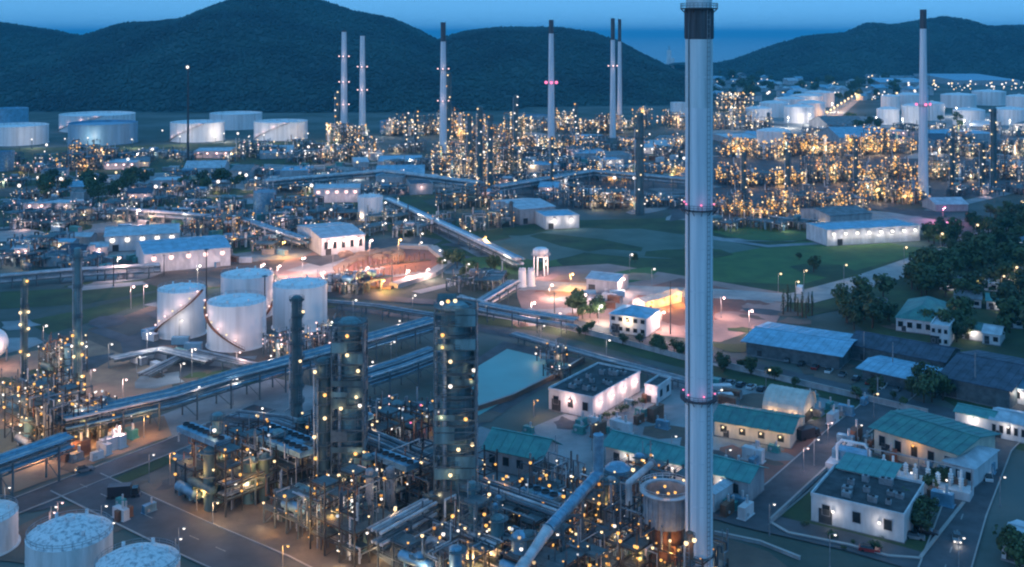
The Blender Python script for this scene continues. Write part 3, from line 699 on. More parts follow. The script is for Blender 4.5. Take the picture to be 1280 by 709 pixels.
# ------------------------------------------------------------------ columns (distillation towers)
def column(px, base, top, wpx, label, m='tower', plat=6, lamps=(), group='process columns', seed=0, cage=False, pipes=2, glowp=120, lr=.45):
    rg = random.Random(seed+int(px)); P = G(px, base); s = mpp(base); r = wpx*s/2; h = (base-top)*s
    o = empty('process_column', P, 0, label, 'column', group)
    rs = r*.8
    b = MB(); b.lathe(0, 0, [(rs*1.15, 0), (rs*1.05, h*.07), (rs, h*.08), (rs, h*.55), (rs*.96, h*.56), (rs*.96, h-rs*.4), (rs*.6, h-rs*.12), (0, h)], 24)
    z = h*.08
    while z < h-rs: b.lathe(0, 0, [(rs, z), (rs*1.03, z), (rs*1.03, z+.2), (rs, z+.2)], 24, False); z += 3.2
    b.build('shell', M[m], o)
    n = plat; zs = [h*(i+1)/(n+.35) for i in range(n)]
    for i, z in enumerate(zs):
        g = MB(); a0 = rg.uniform(-2.9, -1.6) if i < n-1 else -3.1; sp = rg.uniform(3.4, 5.6) if i < n-1 else 6.25
        g.arc(0, 0, rs*1.02, a0, a0+sp, z, z, r*1.12-rs*1.02, .16, 18)
        k = 14
        for j in range(k+1):
            a = a0+sp*j/k; x, y = r*1.1*math.cos(a), r*1.1*math.sin(a); g.beam((x, y, z), (x, y, z+1.1), .07)
            if j:
                for q in (.6, 1.1): g.beam((xo, yo, z+q), (x, y, z+q), .06)
            xo, yo = x, y
        for j in range(6):
            a = a0+sp*j/5; g.beam((rs*math.cos(a), rs*math.sin(a), z-1), (r*1.08*math.cos(a), r*1.08*math.sin(a), z), .1)
        g.build('platform', M['grating'], o)
    l = MB(); za = 0
    for i, z in enumerate(zs): ladder(l, 0, 0, za, z+1, R(-90+(35 if i % 2 else -35)), r*1.0, .07, .8); za = z
    l.build('ladder', M['steel_pale'], o)
    for k in range(pipes):
        a = R((-172, -12, -120, 60)[k]); q = MB(); x, y = r*1.02*math.cos(a), r*1.02*math.sin(a); zt_ = h*rg.uniform(.8, .95)
        q.path([(x*.8, y*.8, zt_), (x, y, zt_), (x, y, 2.2), (x*1.6, y*1.6-1, 2.0)], max(.16, r*.1), 8); q.build('pipe', M['pipe_pale' if k == 0 else 'pipe_mid'], o)
    if cage:
        f = MB(); hw = r*1.02
        for sx in (-1, 1):
            for sy in (-1, 1): f.beam((sx*hw, sy*hw, 0), (sx*hw, sy*hw, h*.97), .32)
        for i in range(int(h/2.6)+1):
            z = min(h*.97, 1+i*2.6)
            for a, c in (((-hw, -hw), (hw, -hw)), ((hw, -hw), (hw, hw)), ((hw, hw), (-hw, hw)), ((-hw, hw), (-hw, -hw))):
                f.beam((*a, z), (*c, z), .22)
                if z+2.6 < h: f.beam((*a, z), (*c, z+2.6) if i % 2 else (*c, z), .12); f.beam((*a, z+1.1), (*c, z+1.1), .07)
        f.build('steel_frame', M['steel'], o)
        for i in range(int(h/2.6)):
            for face in range(4):
                for half in (-1, 1):
                    if rg.random() < .42:
                        c = MB(); w2 = hw*.97; z = 1.1+i*2.6; q = half*hw*.5
                        x, y, sx, sy = ((q, -hw-.2, w2, .08), (hw+.2, q, .08, w2), (q, hw+.2, w2, .08), (-hw-.2, q, .08, w2))[face]
                        c.box(x, y, z, sx, sy, rg.choice([1.2, 2.3, 2.3])); c.build('cladding_panel', M[rg.choice(['tower', 'tower_dark', 'tower', 'steel'])], o)
    Yf = P.y-r*1.15
    for (x, y) in lamps:
        k = Yf/F; lx = (x-640)*k-P.x; lz = H-(y-HY)*k
        lx = max(-r*1.15, min(r*1.15, lx)); ly = -math.sqrt(max(.01, (r*1.18)**2-lx*lx))
        lamp(rg.choice(['warm', 'warm', 'cool', 'amber']), lr, (lx, ly, lz), o)
        if glowp: light('warm', glowp, (lx*1.05, ly-.8, lz), o, .3)
    return o
column(570, 652, 377, 50, 'thick dark process column with lamps, tallest in the foreground', plat=17, cage=True, pipes=4, glowp=80, lamps=((552, 380), (560, 377), (569, 376), (553, 420), (553, 435), (563, 452), (563, 483), (588, 478), (592, 466), (552, 523),
    (582, 525), (573, 562), (590, 559), (563, 594), (550, 620), (566, 645)))
column(437, 618, 396, 38, 'thick dark column left of the tallest foreground column', plat=13, cage=True, pipes=3, glowp=80, lamps=((434, 420), (434, 444), (447, 465), (445, 497), (449, 509), (426, 511), (444, 568), (430, 600)))
column(405, 622, 446, 24, 'slimmer dark column close beside the thick one', 'tower_dark', plat=10, pipes=3, glowp=70, lamps=((393, 466), (406, 494), (406, 523), (392, 548), (394, 574)))
column(371, 520, 369, 17, 'slender dark column in front of the right white tank', 'tower_dark', plat=8, pipes=1, glowp=0, lamps=((378, 391), (375, 452)))
column(97, 508, 309, 11, 'very slender dark column on the left, taller one', 'tower', plat=5, pipes=2, glowp=90, lamps=((88, 434), (108, 431), (92, 446), (108, 445), (90, 420), (106, 472)))
column(31, 500, 346, 9, 'very slender column at the left edge with paired lamps', 'tower_dark', plat=5, pipes=1, glowp=110, lamps=((22, 392), (38, 391), (22, 407), (36, 412), (33, 352), (25, 440), (40, 445)))
column(488, 668, 583, 15, 'squat grey vessel between the two tallest foreground columns', 'steel_pale', plat=2, pipes=1, glowp=0, lamps=((480, 600),))
column(272, 628, 515, 17, 'grey column rising from the amber lit frames on the left', 'tower', plat=4, pipes=2, glowp=130, lamps=((268, 538), (266, 568), (280, 572), (266, 600)))
column(862, 764, 664, 13, 'rusty brown duct standing in front of the foot of the great stack', 'pipe_rust', plat=3, pipes=1, glowp=60, lamps=((858, 680), (868, 676)))
gt = 'dark towers among the far lit units'
for x, b, t, w_, lb in ((561, 186, 90, 8, 'dark latticed tower right beside the stack where the hills meet'), (422, 166, 113, 7, 'thin green lit tower left of the far stack pair'),
        (800, 268, 140, 13, 'broad dark tower left of the great stack'), (1242, 238, 134, 9, 'thin dark tower before the tanks at the right edge'), (600, 232, 132, 9, 'dark lit tower left of the red ringed stack, first'),
        (613, 240, 142, 8, 'dark lit tower left of the red ringed stack, second'), (645, 190, 118, 7, 'dark lit tower just left of the red ringed stack'), (587, 222, 140, 7, 'thin dark tower left end of the bright lit cluster'),
        (1228, 236, 178, 8, 'short dark tower before the tanks at the right edge'), (1070, 250, 172, 7, 'dark column in the amber blaze left of the black tipped stack'), (930, 262, 190, 8, 'dark column in the amber blaze near the great stack'),
        (985, 258, 186, 8, 'dark column in the middle of the amber blaze'), (1190, 236, 172, 7, 'dark column right of the black tipped stack'), (520, 176, 138, 6, 'small tower left of the stack where the hills meet'), (508, 178, 140, 5, 'smaller tower beside the low blue tank'),
        (720, 180, 128, 6, 'thin tower right of the red ringed far stack'), (690, 240, 170, 5, 'thin column below the red ringed far stack')):
    s_ = mpp(b); L_ = [(x+rnd.uniform(-w_/2, w_/2), t+(b-t)*(i+.3)/7) for i in range(7)]
    column(x, b, t, w_, lb, 'tower_dark', plat=5, pipes=1, glowp=0, lamps=L_, group=gt, lr=max(.5, s_*1.0))

# ------------------------------------------------------------------ process units
def unit(px, base, w_, d, h, label, seed, group, rz=0, lamps=60, mix=('warm', 'amber', 'amber', 'cool'), near=False, lr=.5, glowp=900, nves=3, ndrum=2, bay=6.5, lev=5, fans=0, name='process_unit', frame='steel', at=None):
    rg = random.Random(seed); P = at if at is not None else G(px, base); o = empty(name, P, rz, label, 'process unit', group)
    bay, lev = (bay*.78, lev*.8) if near else (bay, lev); frame = 'steel_dark' if near and seed % 3 else frame
    nx = max(1, round(w_/bay)); ny = max(1, round(d/bay)); nl = max(1, round(h/lev)); bx = w_/nx; by = d/ny
    hh = [[rg.randint(max(1, nl-2), nl) for _ in range(ny)] for _ in range(nx)]
    f = MB(); dk = {}; spots = []
    def lvl(i, j): return max([hh[a][b] for a in (i-1, i) for b in (j-1, j) if 0 <= a < nx and 0 <= b < ny] or [0])
    X = lambda i: -w_/2+i*bx
    Y = lambda j: -d/2+j*by
    pw = .27 if near else .5
    for i in range(nx+1):
        for j in range(ny+1):
            L = lvl(i, j); f.box(X(i), Y(j), 0, pw, pw, L*lev+(1.2 if near else .3))
            for k in range(1, L+1): spots.append((X(i), Y(j), k*lev))
    for i in range(nx):
        for j in range(ny):
            for k in range(1, hh[i][j]+1):
                z = k*lev
                f.beam((X(i), Y(j), z), (X(i+1), Y(j), z), pw*.8); f.beam((X(i), Y(j), z), (X(i), Y(j+1), z), pw*.8)
                if i == nx-1 or k > hh[i+1][j]: f.beam((X(i+1), Y(j), z), (X(i+1), Y(j+1), z), pw*.8)
                if j == ny-1 or k > hh[i][j+1]: f.beam((X(i), Y(j+1), z), (X(i+1), Y(j+1), z), pw*.8)
                if rg.random() < .35: f.beam((X(i), Y(j), z-lev), (X(i+1), Y(j), z), pw*.45)
                if rg.random() < .25: f.beam((X(i), Y(j), z-lev), (X(i), Y(j+1), z), pw*.45)
                if rg.random() < .6: dk.setdefault(k, []).append((i, j))
                if near:
                    for (a, b, c, e, on) in ((i, j, i+1, j, j == 0 or hh[i][j-1] < k), (i, j, i, j+1, i == 0 or hh[i-1][j] < k)):
                        if on: f.beam((X(a), Y(b), z+1.1), (X(c), Y(e), z+1.1), .07); f.beam((X(a), Y(b), z+.6), (X(c), Y(e), z+.6), .06)
    f.build('steel_frame', M[frame], o)
    dk_ = {}
    for k, L in dk.items():
        if near:
            if 'me' not in dk_: g = MB(); g.box(0, 0, 0, bx*.97, by*.97, .1); dk_['me'] = g.mesh('deck', M['grating'])
            for i, j in L: link('deck', dk_['me'], o, (X(i)+bx/2, Y(j)+by/2, k*lev+.22))
        else:
            g = MB()
            for i, j in L: g.box(X(i)+bx/2, Y(j)+by/2, k*lev+.22, bx*.97, by*.97, .1)
            tag(g.build('deck', M['grating'], o), kind='stuff')
    VM = ['steel_pale', 'silver', 'tower', 'lag_blue', 'steel', 'white'] if not near else ['steel_pale', 'tower', 'tower_dark', 'lag_blue', 'steel', 'tower']
    for v in range(nves):
        r = rg.uniform(.035, .075)*min(w_, 26)+.25; hv = h*rg.uniform(.55, 1.35); x = rg.uniform(-w_*.45, w_*.45); y = rg.uniform(-d*.5, d*.3)
        b = MB(); z0 = rg.choice([1.5, lev*.9]); b.lathe(x, y, [(r*.95, 0), (r*.95, z0), (r, z0+.3), (r, hv-r*.4), (r*.65, hv-r*.1), (0, hv)], 16)
        for q in range(1, int(hv/4)): b.lathe(x, y, [(r, q*4), (r*1.05, q*4), (r*1.05, q*4+.2), (r, q*4+.2)], 16, False)
        vo = b.build('vessel', M[rg.choice(VM)], o)
        for q in (.55, .92):
            g = MB()
            a0 = rg.uniform(-3, -1.5); g.arc(x, y, r, a0, a0+4.2, hv*q, hv*q, .95, .14, 10); spots.append((x+rg.choice([-1, 1])*(r+.8), y-r*.6, hv*q+1.5)); spots.append((x, y-r-.8, hv*q+1.2))
            for j in range(7):
                a = a0+.7*j; g.beam((x+(r+.9)*math.cos(a), y+(r+.9)*math.sin(a), hv*q), (x+(r+.9)*math.cos(a), y+(r+.9)*math.sin(a), hv*q+1.1), .07)
            g.build('platform', M['grating'], vo)
    for v in range(ndrum):
        r = rg.uniform(.8, 1.5); L = rg.uniform(.25, .5)*w_; x = rg.uniform(-w_*.3, w_*.3); y = rg.uniform(-d*.55, d*.3); z = rg.choice([1, 1, lev+.3])+r+.6
        b = MB(); a, c = (x-L/2, y, z), (x+L/2, y, z)
        b.tube(a, c, r, 16); b.tube((a[0]-r*.45, y, z), a, r*.45, 16, r); b.tube(c, (c[0]+r*.45, y, z), r, 16, r*.45)
        for q in (-.3, .3): b.box(x+q*L, y, z-r-.6, .5, r*1.5, r)
        b.build('drum', M[rg.choice(VM[:4])], o)
    npipe = int((w_+d)*(1.5 if near else .5))
    pk = {}
    for v in range(npipe):
        q = pk.setdefault(rg.choice(['pipe_pale', 'pipe_mid', 'pipe_dark', 'pipe_rust', 'silver'] if not near else ['pipe_pale', 'pipe_mid', 'pipe_dark', 'pipe_dark', 'pipe_rust', 'pipe_mid']), MB()); r = rg.uniform(.08, .26)*(1 if near else 1.6)
        z = rg.choice(range(1, nl+1))*lev+rg.uniform(-1.2, .8); x = rg.uniform(-w_/2, w_/2); y = rg.uniform(-d/2, d/2)
        if rg.random() < .5: x2, y2 = max(-w_/2, min(w_/2, x+rg.uniform(-.7, .7)*w_)), y
        else: x2, y2 = x, max(-d/2, min(d/2, y+rg.uniform(-.7, .7)*d))
        zb = rg.uniform(.4, 2); zu = z+rg.choice([0, 0, rg.uniform(1, 5)])
        pts = [(x, y, zb), (x, y, z), (x2, y2, z)]+([(x2, y2, zu)] if zu > z else [(x2, y2, max(.3, z-rg.uniform(1, lev)))])
        q.path(pts, r, 6)
    for k, q in pk.items(): tag(q.build('pipework', M[k], o), kind='stuff')
    for v in range(fans):
        z = nl*lev+.4; i = v % max(1, nx); j = v//max(1, nx)
        x = X(i)+bx/2; y = -d/2+by*(.5+j % max(1, ny)); b = MB(); b.cur = 0; b.box(x, y, z, bx*.94, by*.92, 1.3)
        for q in (-.25, .25): b.cur = 1; b.lathe(x+q*bx, y, [(bx*.21, z+1.3), (bx*.21, z+1.75), (bx*.17, z+1.75), (bx*.17, z+1.4), (0, z+1.4)], 12, False)
        b.build('air_cooler', [M['lag_blue'], M['steel_dark']], o)
    tiny = {}; lamps = int(lamps*1.2) if near else lamps
    for v in range(lamps):
        x, y, z = rg.choice(spots); x += rg.uniform(-.6, .6) if not near else rg.choice([-.25, .25]); y += rg.uniform(-.8, .2)-.4 if not near else -.3; z += rg.uniform(-1.6, 1.6) if not near else rg.choice([1.25, -.9, 1.25])
        k = rg.choice(mix); rr = lr*rg.choice([.42, .5, .6, .75, .9, 1.2]) if not near else lr*rg.choice([.5, .6, .75, .95, 1.2])
        kd = k+('_dim' if rg.random() < (.25 if near else .45) else '')
        if rg.random() < .35 and not near: y = -d/2-.5
        if near: lamp(kd, rr, (x, y, max(1.5, z)), o)
        else: tiny.setdefault(kd, MB()).octa((x, y, max(1, z)), rr) if rr < .9 else tiny.setdefault(kd, MB()).ball((x, y, max(1, z)), rr*.92, 6, 4)
    for k, q in tiny.items(): tag(q.build('lamps', M[k], o), kind='stuff')
    ng = max(1, int(lamps/30)) if not near else max(2, lamps//5)
    for v in range(ng):
        x, y, z = rg.choice(spots); light(rg.choice(mix), glowp, (x+rg.uniform(1, 2.5), rg.choice([y-2, -d/2-2.5, y-2]), max(2, z-1.5)), o, .4)
    return o

ORD = ['first', 'second', 'third', 'fourth', 'fifth', 'sixth', 'seventh', 'eighth', 'ninth', 'tenth', 'eleventh', 'twelfth', 'thirteenth', 'fourteenth', 'fifteenth']
def cluster(x0, x1, y0, y1, n, h0, h1, dens, mix, desc, seed, w0=17, w1=34, rows=1, glowp=1500, lk=.95):
    rg = random.Random(seed); L = []
    for k in range(n):
        row = k % rows; col = k//rows; nc = math.ceil(n/rows)
        px = x0+(x1-x0)*(col+.5+rg.uniform(-.25, .25)+row*.35/rows)/nc; py = y1-(y1-y0)*((row+.5)/rows)+rg.uniform(-3, 3)*(1 if rows > 1 else .6)
        L.append((px, py))
    L.sort()
    for k, (px, py) in enumerate(L):
        s_ = mpp(py); ws = rg.uniform(w0, w1); hh = rg.uniform(h0, h1)*s_
        unit(px, py, ws*s_, rg.uniform(14, 30), max(6, hh), f'{ORD[k]} process unit from the left {desc}', seed*100+k, f'lit process units {desc}', rz=R(rg.choice([-38, -38, -34, 52])) if ws < 24 else R(rg.uniform(-8, 8)),
             lamps=int(ws*hh*dens*1.35), mix=mix, lr=s_*lk, glowp=glowp*s_*s_*3.2, nves=rg.randint(2, 4), ndrum=1, lev=max(4.5, 5.5*s_))
GO = ('amber', 'warm', 'amber', 'warm', 'cool'); WA = ('warm', 'warm', 'amber', 'cool'); AM = ('amber', 'amber', 'amber', 'warm', 'amber', 'warm'); WC = ('cool', 'cool', 'warm', 'pink'); PK = ('pink', 'warm', 'amber', 'pink')
cluster(408, 478, 168, 212, 5, 16, 26, .17, GO, 'below the pale far stack pair', 1, rows=2)
cluster(482, 546, 156, 180, 4, 12, 22, .12, WA, 'left of the far stack between hills', 2)
cluster(548, 650, 160, 236, 15, 14, 36, .18, GO, 'in the bright tangle right of that stack', 3, rows=3)
cluster(650, 765, 150, 205, 12, 8, 22, .16, GO, 'around the red ringed far stack', 4, rows=2)
cluster(770, 862, 146, 200, 8, 10, 24, .17, GO, 'left of the great stack, far rows', 5, rows=2)
cluster(706, 862, 205, 274, 12, 10, 28, .17, GO, 'left of the great stack, near rows', 6, rows=2)
cluster(895, 985, 178, 286, 12, 12, 28, .23, AM, 'right beside the great stack', 7, rows=3, lk=1.15)
cluster(985, 1075, 178, 278, 12, 12, 28, .23, AM, 'in the middle of the amber blaze', 8, rows=3, lk=1.15)
cluster(1068, 1150, 178, 266, 11, 12, 30, .23, AM, 'left of the black tipped stack', 9, rows=3, lk=1.15)
cluster(1162, 1290, 176, 240, 12, 10, 28, .12, WA, 'right of the black tipped stack', 10, rows=2)
cluster(890, 960, 128, 172, 5, 12, 22, .12, WA, 'behind the great stack by the far tanks', 11, rows=2)
cluster(76, 146, 190, 218, 4, 12, 22, .11, AM, 'in the amber patch below the blue tank', 12, rows=2)
cluster(30, 60, 206, 220, 2, 8, 12, .08, PK, 'at the far left below the wide tanks', 13)
cluster(244, 304, 268, 300, 4, 14, 24, .10, AM, 'left of the grey green tank', 14, rows=2)
cluster(304, 362, 286, 306, 3, 10, 18, .14, PK, 'in the orange lit patch by the lawn', 15)
cluster(300, 350, 180, 212, 3, 12, 22, .08, WC, 'before the last wide tank', 16)
cluster(0, 90, 268, 336, 6, 12, 24, .06, WC, 'on the white lit left plain', 17, rows=2)
cluster(350, 400, 256, 276, 2, 12, 18, .09, AM, 'right of the grey green tank', 18)
cluster(535, 650, 246, 296, 6, 14, 24, .09, WA, 'along the upper side of the pipeway', 19, rows=2)
cluster(575, 622, 346, 366, 2, 8, 12, .08, WA, 'by the twin silos', 20)
cluster(150, 410, 228, 250, 5, 6, 10, .04, WC, 'on the flat plain behind the sheds', 21)

BL = ('cool', 'warm', 'cool', 'cool')
cluster(640, 712, 200, 246, 6, 8, 16, .05, BL, 'in the dim blue works below the red ringed stack', 22, rows=2)
cluster(480, 548, 182, 222, 5, 8, 16, .06, BL, 'in the dim blue works beside the hill gap stack', 23, rows=2)
cluster(360, 410, 176, 208, 4, 6, 12, .05, BL, 'in the dim blue works before the right wide tank', 24, rows=2)
cluster(150, 240, 186, 206, 4, 6, 9, .05, BL, 'in the dim works left of the tall lamp mast', 25)
cluster(1000, 1290, 160, 176, 8, 8, 14, .06, BL, 'in the dim row before the right tank farm', 26)
cluster(90, 240, 266, 282, 5, 6, 10, .05, BL, 'behind the floodlit blue roofed sheds', 27)
cluster(420, 500, 258, 280, 3, 6, 10, .05, BL, 'round the solitary upright tank', 28)

MX = ('cool', 'warm', 'amber', 'cool', 'pink')
LOW = 'low plant between the white tanks and the far stacks'
for k, (x0, x1, y0, y1, n, de) in enumerate(((0, 120, 196, 240, 5, 'in the low plant at the far left edge'), (150, 300, 190, 232, 6, 'in the low plant round the tall lamp mast'), (300, 420, 212, 246, 6, 'in the low plant beside the purple lit building'),
        (410, 520, 214, 250, 6, 'in the low plant behind the solitary tank'), (0, 130, 244, 268, 5, 'in the low plant beyond the left yard'), (130, 320, 240, 266, 7, 'in the low plant beyond the floodlit sheds'), (320, 450, 262, 296, 6, 'in the low plant round the grey green tank'),
        (450, 560, 270, 300, 5, 'in the low plant left of the pipeway'), (0, 110, 300, 345, 5, 'in the low plant on the left yard'), (290, 400, 300, 318, 3, 'in the broken ground left of the pit'), (560, 700, 222, 262, 6, 'in the low plant beyond the pipeway'), (640, 860, 176, 204, 8, 'in the low plant below the paired thin stacks'),
        (860, 1000, 280, 292, 4, 'at the front edge of the amber blaze'), (1090, 1290, 236, 250, 5, 'in front of the black tipped stack'), (400, 470, 352, 372, 4, 'between the red pit and the corridor'))):
    cluster(x0, x1, y0, y1, n, 5, 12, .09, MX, de, 40+k, w0=16, w1=34, rows=2 if y1-y0 > 20 else 1, glowp=900)

# ------------------------------------------------------------------ near process units (foreground refinery)
GA = R(-40)
def nunit(corner, w_, d, h, label, seed, **kw):
    """corner: pixel of the front-centre foot; the unit runs back from there"""
    c = G(*corner); rz = kw.pop('rz', GA)
    p = Vector((c.x-math.sin(rz)*d/2, c.y+math.cos(rz)*d/2, 0))
    kw.setdefault('near', True); kw.setdefault('lr', .3); kw.setdefault('glowp', 130); kw.setdefault('lev', 4.5); kw.setdefault('bay', 5.5)
    return unit(0, 0, w_, d, h, label, seed, 'foreground process units', rz=rz, at=p, **kw)
AMB = ('amber', 'amber', 'warm', 'amber', 'cool')
nunit((250, 632), 20, 18, 13.5, 'amber lit frame at the left end of the foreground refinery, by the sandy apron', 31, glowp=300, lamps=52, mix=AMB, nves=5, ndrum=3, fans=4)
nunit((338, 618), 22, 26, 11, 'low amber lit frame under air coolers behind the sandy apron', 32, lamps=44, mix=AMB, nves=3, ndrum=3, fans=9)
nunit((358, 668), 16, 10, 9, 'amber lit pump frame on the sandy apron edge', 33, glowp=300, lamps=30, mix=AMB, nves=3, ndrum=3)
nunit((415, 700), 14, 12, 15, 'tall frame of small vessels at the front of the sandy apron', 34, glowp=300, lamps=44, mix=WA, nves=6, ndrum=2)
nunit((500, 650), 20, 22, 10, 'dark beamed frame between the two tallest foreground columns', 35, lamps=26, mix=WA, nves=2, ndrum=3, fans=3)
nunit((520, 735), 22, 12, 9, 'yellow lit frame at the bottom edge under the tallest foreground column', 36, glowp=300, lamps=48, mix=AMB, nves=4, ndrum=3)
nunit((640, 690), 20, 20, 8, 'dark beamed frame right of the tallest foreground column', 37, lamps=26, mix=AMB, nves=1, ndrum=4)
nunit((640, 745), 20, 12, 9, 'yellow lit frame at the bottom edge right of the tallest column', 38, glowp=300, lamps=40, mix=AMB, nves=3, ndrum=3)
nunit((705, 728), 16, 16, 8, 'pipe crowded frame under the big blue duct', 39, lamps=34, mix=AMB, nves=2, ndrum=4)
nunit((775, 728), 16, 14, 12, 'amber lit frame left of the round furnace', 40, glowp=300, lamps=48, mix=AMB, nves=4, ndrum=2)
nunit((800, 640), 17, 12, 9, 'lit pipe frame behind the round furnace', 41, lamps=30, mix=AMB, nves=3, ndrum=2)
nunit((690, 632), 20, 10, 7, 'low lit frame before the teal roofed hut', 42, lamps=26, mix=WA, nves=2, ndrum=3)
nunit((475, 552), 18, 14, 7, 'white lit exchanger frame left of the pond', 43, lamps=30, mix=('cool', 'warm', 'cool', 'pink'), nves=2, ndrum=4)
nunit((528, 545), 9, 9, 7, 'small yellow lit frame left of the tallest column', 44, lamps=18, mix=('amber', 'amber', 'amber', 'red'), nves=1, ndrum=2)
nunit((345, 452), 14, 10, 7, 'orange lit pump frame between the slender dark column and the white tank', 45, lamps=26, mix=PK, nves=2, ndrum=2)
nunit((398, 442), 13, 10, 7, 'orange lit pump frame below the right white tank', 46, lamps=34, mix=PK, nves=2, ndrum=2)
nunit((30, 560), 22, 16, 14, 'amber lit frame at the left edge round the paired lamp column', 47, glowp=300, lamps=115, mix=AMB, nves=5, ndrum=3)
nunit((18, 520), 20, 12, 9, 'amber lit frame at the left edge beyond the first one', 48, glowp=300, lamps=72, mix=AMB, nves=4, ndrum=2)
nunit((108, 548), 12, 10, 9, 'amber lit frame at the foot of the very slender dark column', 49, glowp=300, lamps=54, mix=AMB, nves=3, ndrum=2)
nunit((60, 470), 12, 10, 10, 'warm lit frame between the two very slender columns', 50, glowp=300, lamps=54, mix=WA, nves=3, ndrum=1)
nunit((575, 715), 9, 9, 13, 'narrow lit frame at the foot of the tallest foreground column', 51, lamps=22, mix=WA, nves=2, ndrum=1)
nunit((683, 455), 8, 6, 5, 'small yellow lit pump frame at the top corner of the pond', 52, lamps=14, mix=AMB, nves=1, ndrum=1)
nunit((690, 474), 7, 5, 3.5, 'small white lit pump frame on the right bank of the pond', 53, lamps=8, mix=WC, nves=1, ndrum=1, lev=3.5)

nunit((450, 655), 14, 12, 11, 'dim frame of exchangers right of the tall small vessel frame', 61, lamps=26, mix=AMB, nves=4, ndrum=3)
nunit((600, 668), 12, 12, 7, 'dim pipe frame just right of the foot of the tallest column', 62, lamps=16, mix=AMB, nves=1, ndrum=3)
nunit((680, 672), 14, 12, 9, 'pipe frame left of the slanting blue duct', 63, lamps=26, mix=AMB, nves=3, ndrum=2, fans=2)
nunit((425, 575), 16, 14, 10, 'dark frame with air coolers behind the thick column', 64, lamps=16, mix=WA, nves=1, ndrum=2, fans=6)
nunit((850, 742), 10, 10, 8, 'amber lit frame at the bottom edge by the foot of the great stack', 65, lamps=22, mix=('amber', 'amber', 'warm'), nves=2, ndrum=1)
nunit((738, 668), 12, 10, 10, 'pipe frame right of the slanting blue duct', 66, lamps=26, mix=AMB, nves=3, ndrum=2)
# ducts, drum and furnace beside the great stack
o = empty('flue_duct', G(700, 700), 0, 'big blue lagged duct slanting up towards the great stack', 'duct')
B0 = o.location
def L(p): return tuple(Vector(p)-B0)
a = G(685, 662, 12.5); b = G(748, 592, 14.5)
m = MB(); m.tube(L(a), L(b), 1.15, 24)
d = (b-a); n = int(d.length/3)
for i in range(n+1):
    q = a+d*i/n; m.tube(L(q), L(q+d.normalized()*.25), 1.24, 24)
m.build('duct', M['lag_blue'], o)
m = MB(); m.ball(L(b), 1.2, 20, 12); m.tube(L(b), L(b+Vector((0, 0, 8))), 1.1, 24); m.tube(L(b+Vector((0, 0, 8))), L(b+Vector((0, 0, 8.5))), 1.15, 24); m.build('riser', M['lag_blue'], o)
m = MB(); m.tube(L(a), L(a+Vector((-4.5, -7, -3))), 1.15, 24, .9); m.tube(L(a+Vector((-4.5, -7, -3))), L(a+Vector((-7, -12, -4))), 1.2, 16); m.build('transition', M['pipe_pale'], o)
for q in (.08, .45, .9):
    p = a+d*q; m = MB()
    for sx in (-2.2, 2.2): m.beam(L((p.x+sx, p.y, 0)), L((p.x+sx, p.y, p.z)), .4)
    m.beam(L((p.x-2.2, p.y, p.z-2.5)), L((p.x+2.2, p.y, p.z-2.5)), .4); m.build('support', M['steel'], o)
column(772, 648, 578, 42, 'fat domed drum between the duct and the great stack', 'lag_blue', plat=2, pipes=2, glowp=0, lamps=((792, 590), (757, 604)))
o = empty('furnace_pipe', G(800, 660), 0, 'short pale pipe slanting up beside the fat domed drum', 'pipe'); B0 = o.location
m = MB(); p0 = G(786, 604, 15); m.path([L((p0.x, p0.y, 0)), L(p0), L(p0+Vector((5.5, 4, 2.6)))], .7, 12); m.build('pipe', M['pipe_pale'], o)
m = MB(); m.tube(L(p0+Vector((5.5, 4, 2.6))), L(p0+Vector((5.8, 4.2, 2.75))), .95, 12); m.build('flange', M['steel_pale'], o)
fp = G(833, 716); fs = mpp(716); fr = 28*fs; o = empty('furnace', fp, 0, 'round steel clad furnace with open top beside the great stack', 'furnace')
ft = (716-612)*fs; fb = (716-652)*fs
m = MB(); m.lathe(0, 0, [(fr, fb), (fr, ft), (fr-.35, ft), (fr-.35, fb+.6), (0, fb+.5)], 40, True)
for k in range(24):
    a_ = 2*math.pi*k/24; m.box(fr*math.cos(a_), fr*math.sin(a_), fb, .3, .16, ft-fb-.05, a_)
m.build('shell', M['pipe_mid'], o)
m = MB(); m.lathe(0, 0, [(fr, ft-.1), (fr+.9, ft-.1), (fr+.9, ft+.08), (fr, ft+.08)], 36, False); railing(m, 0, 0, fr+.85, ft+.1, 24, 1.1, .08); m.build('platform', M['pipe_pale'], o)
for k in range(8):
    a_ = 2*math.pi*k/8; m = MB(); m.beam((fr*.95*math.cos(a_), fr*.95*math.sin(a_), 0), (fr*.95*math.cos(a_), fr*.95*math.sin(a_), fb+.1), .5); m.build('leg', M['steel_dark'], o)
m = MB(); m.lathe(0, 0, [(fr*.8, 1.2), (fr*.8, fb)], 28, True); m.build('burner_box', M['pipe_rust'], o)
for k in range(7):
    a_ = R(-150+20*k); lamp(('amber', 'warm')[k % 2], .3, ((fr+.6)*math.cos(a_), (fr+.6)*math.sin(a_), fb-1.5-(k % 3)*2), o)
for k in range(4): lamp('amber', .3, (1.8*math.cos(k*1.6), 1.8*math.sin(k*1.6), ft-.6+.5*(k % 2)), o)
light('amber', 200, (0, 0, ft+1.2), o, .5); light('amber', 600, (0, -fr-2, fb-3), o, .4); light('amber', 500, (-fr-1, -2, 4), o, .4)

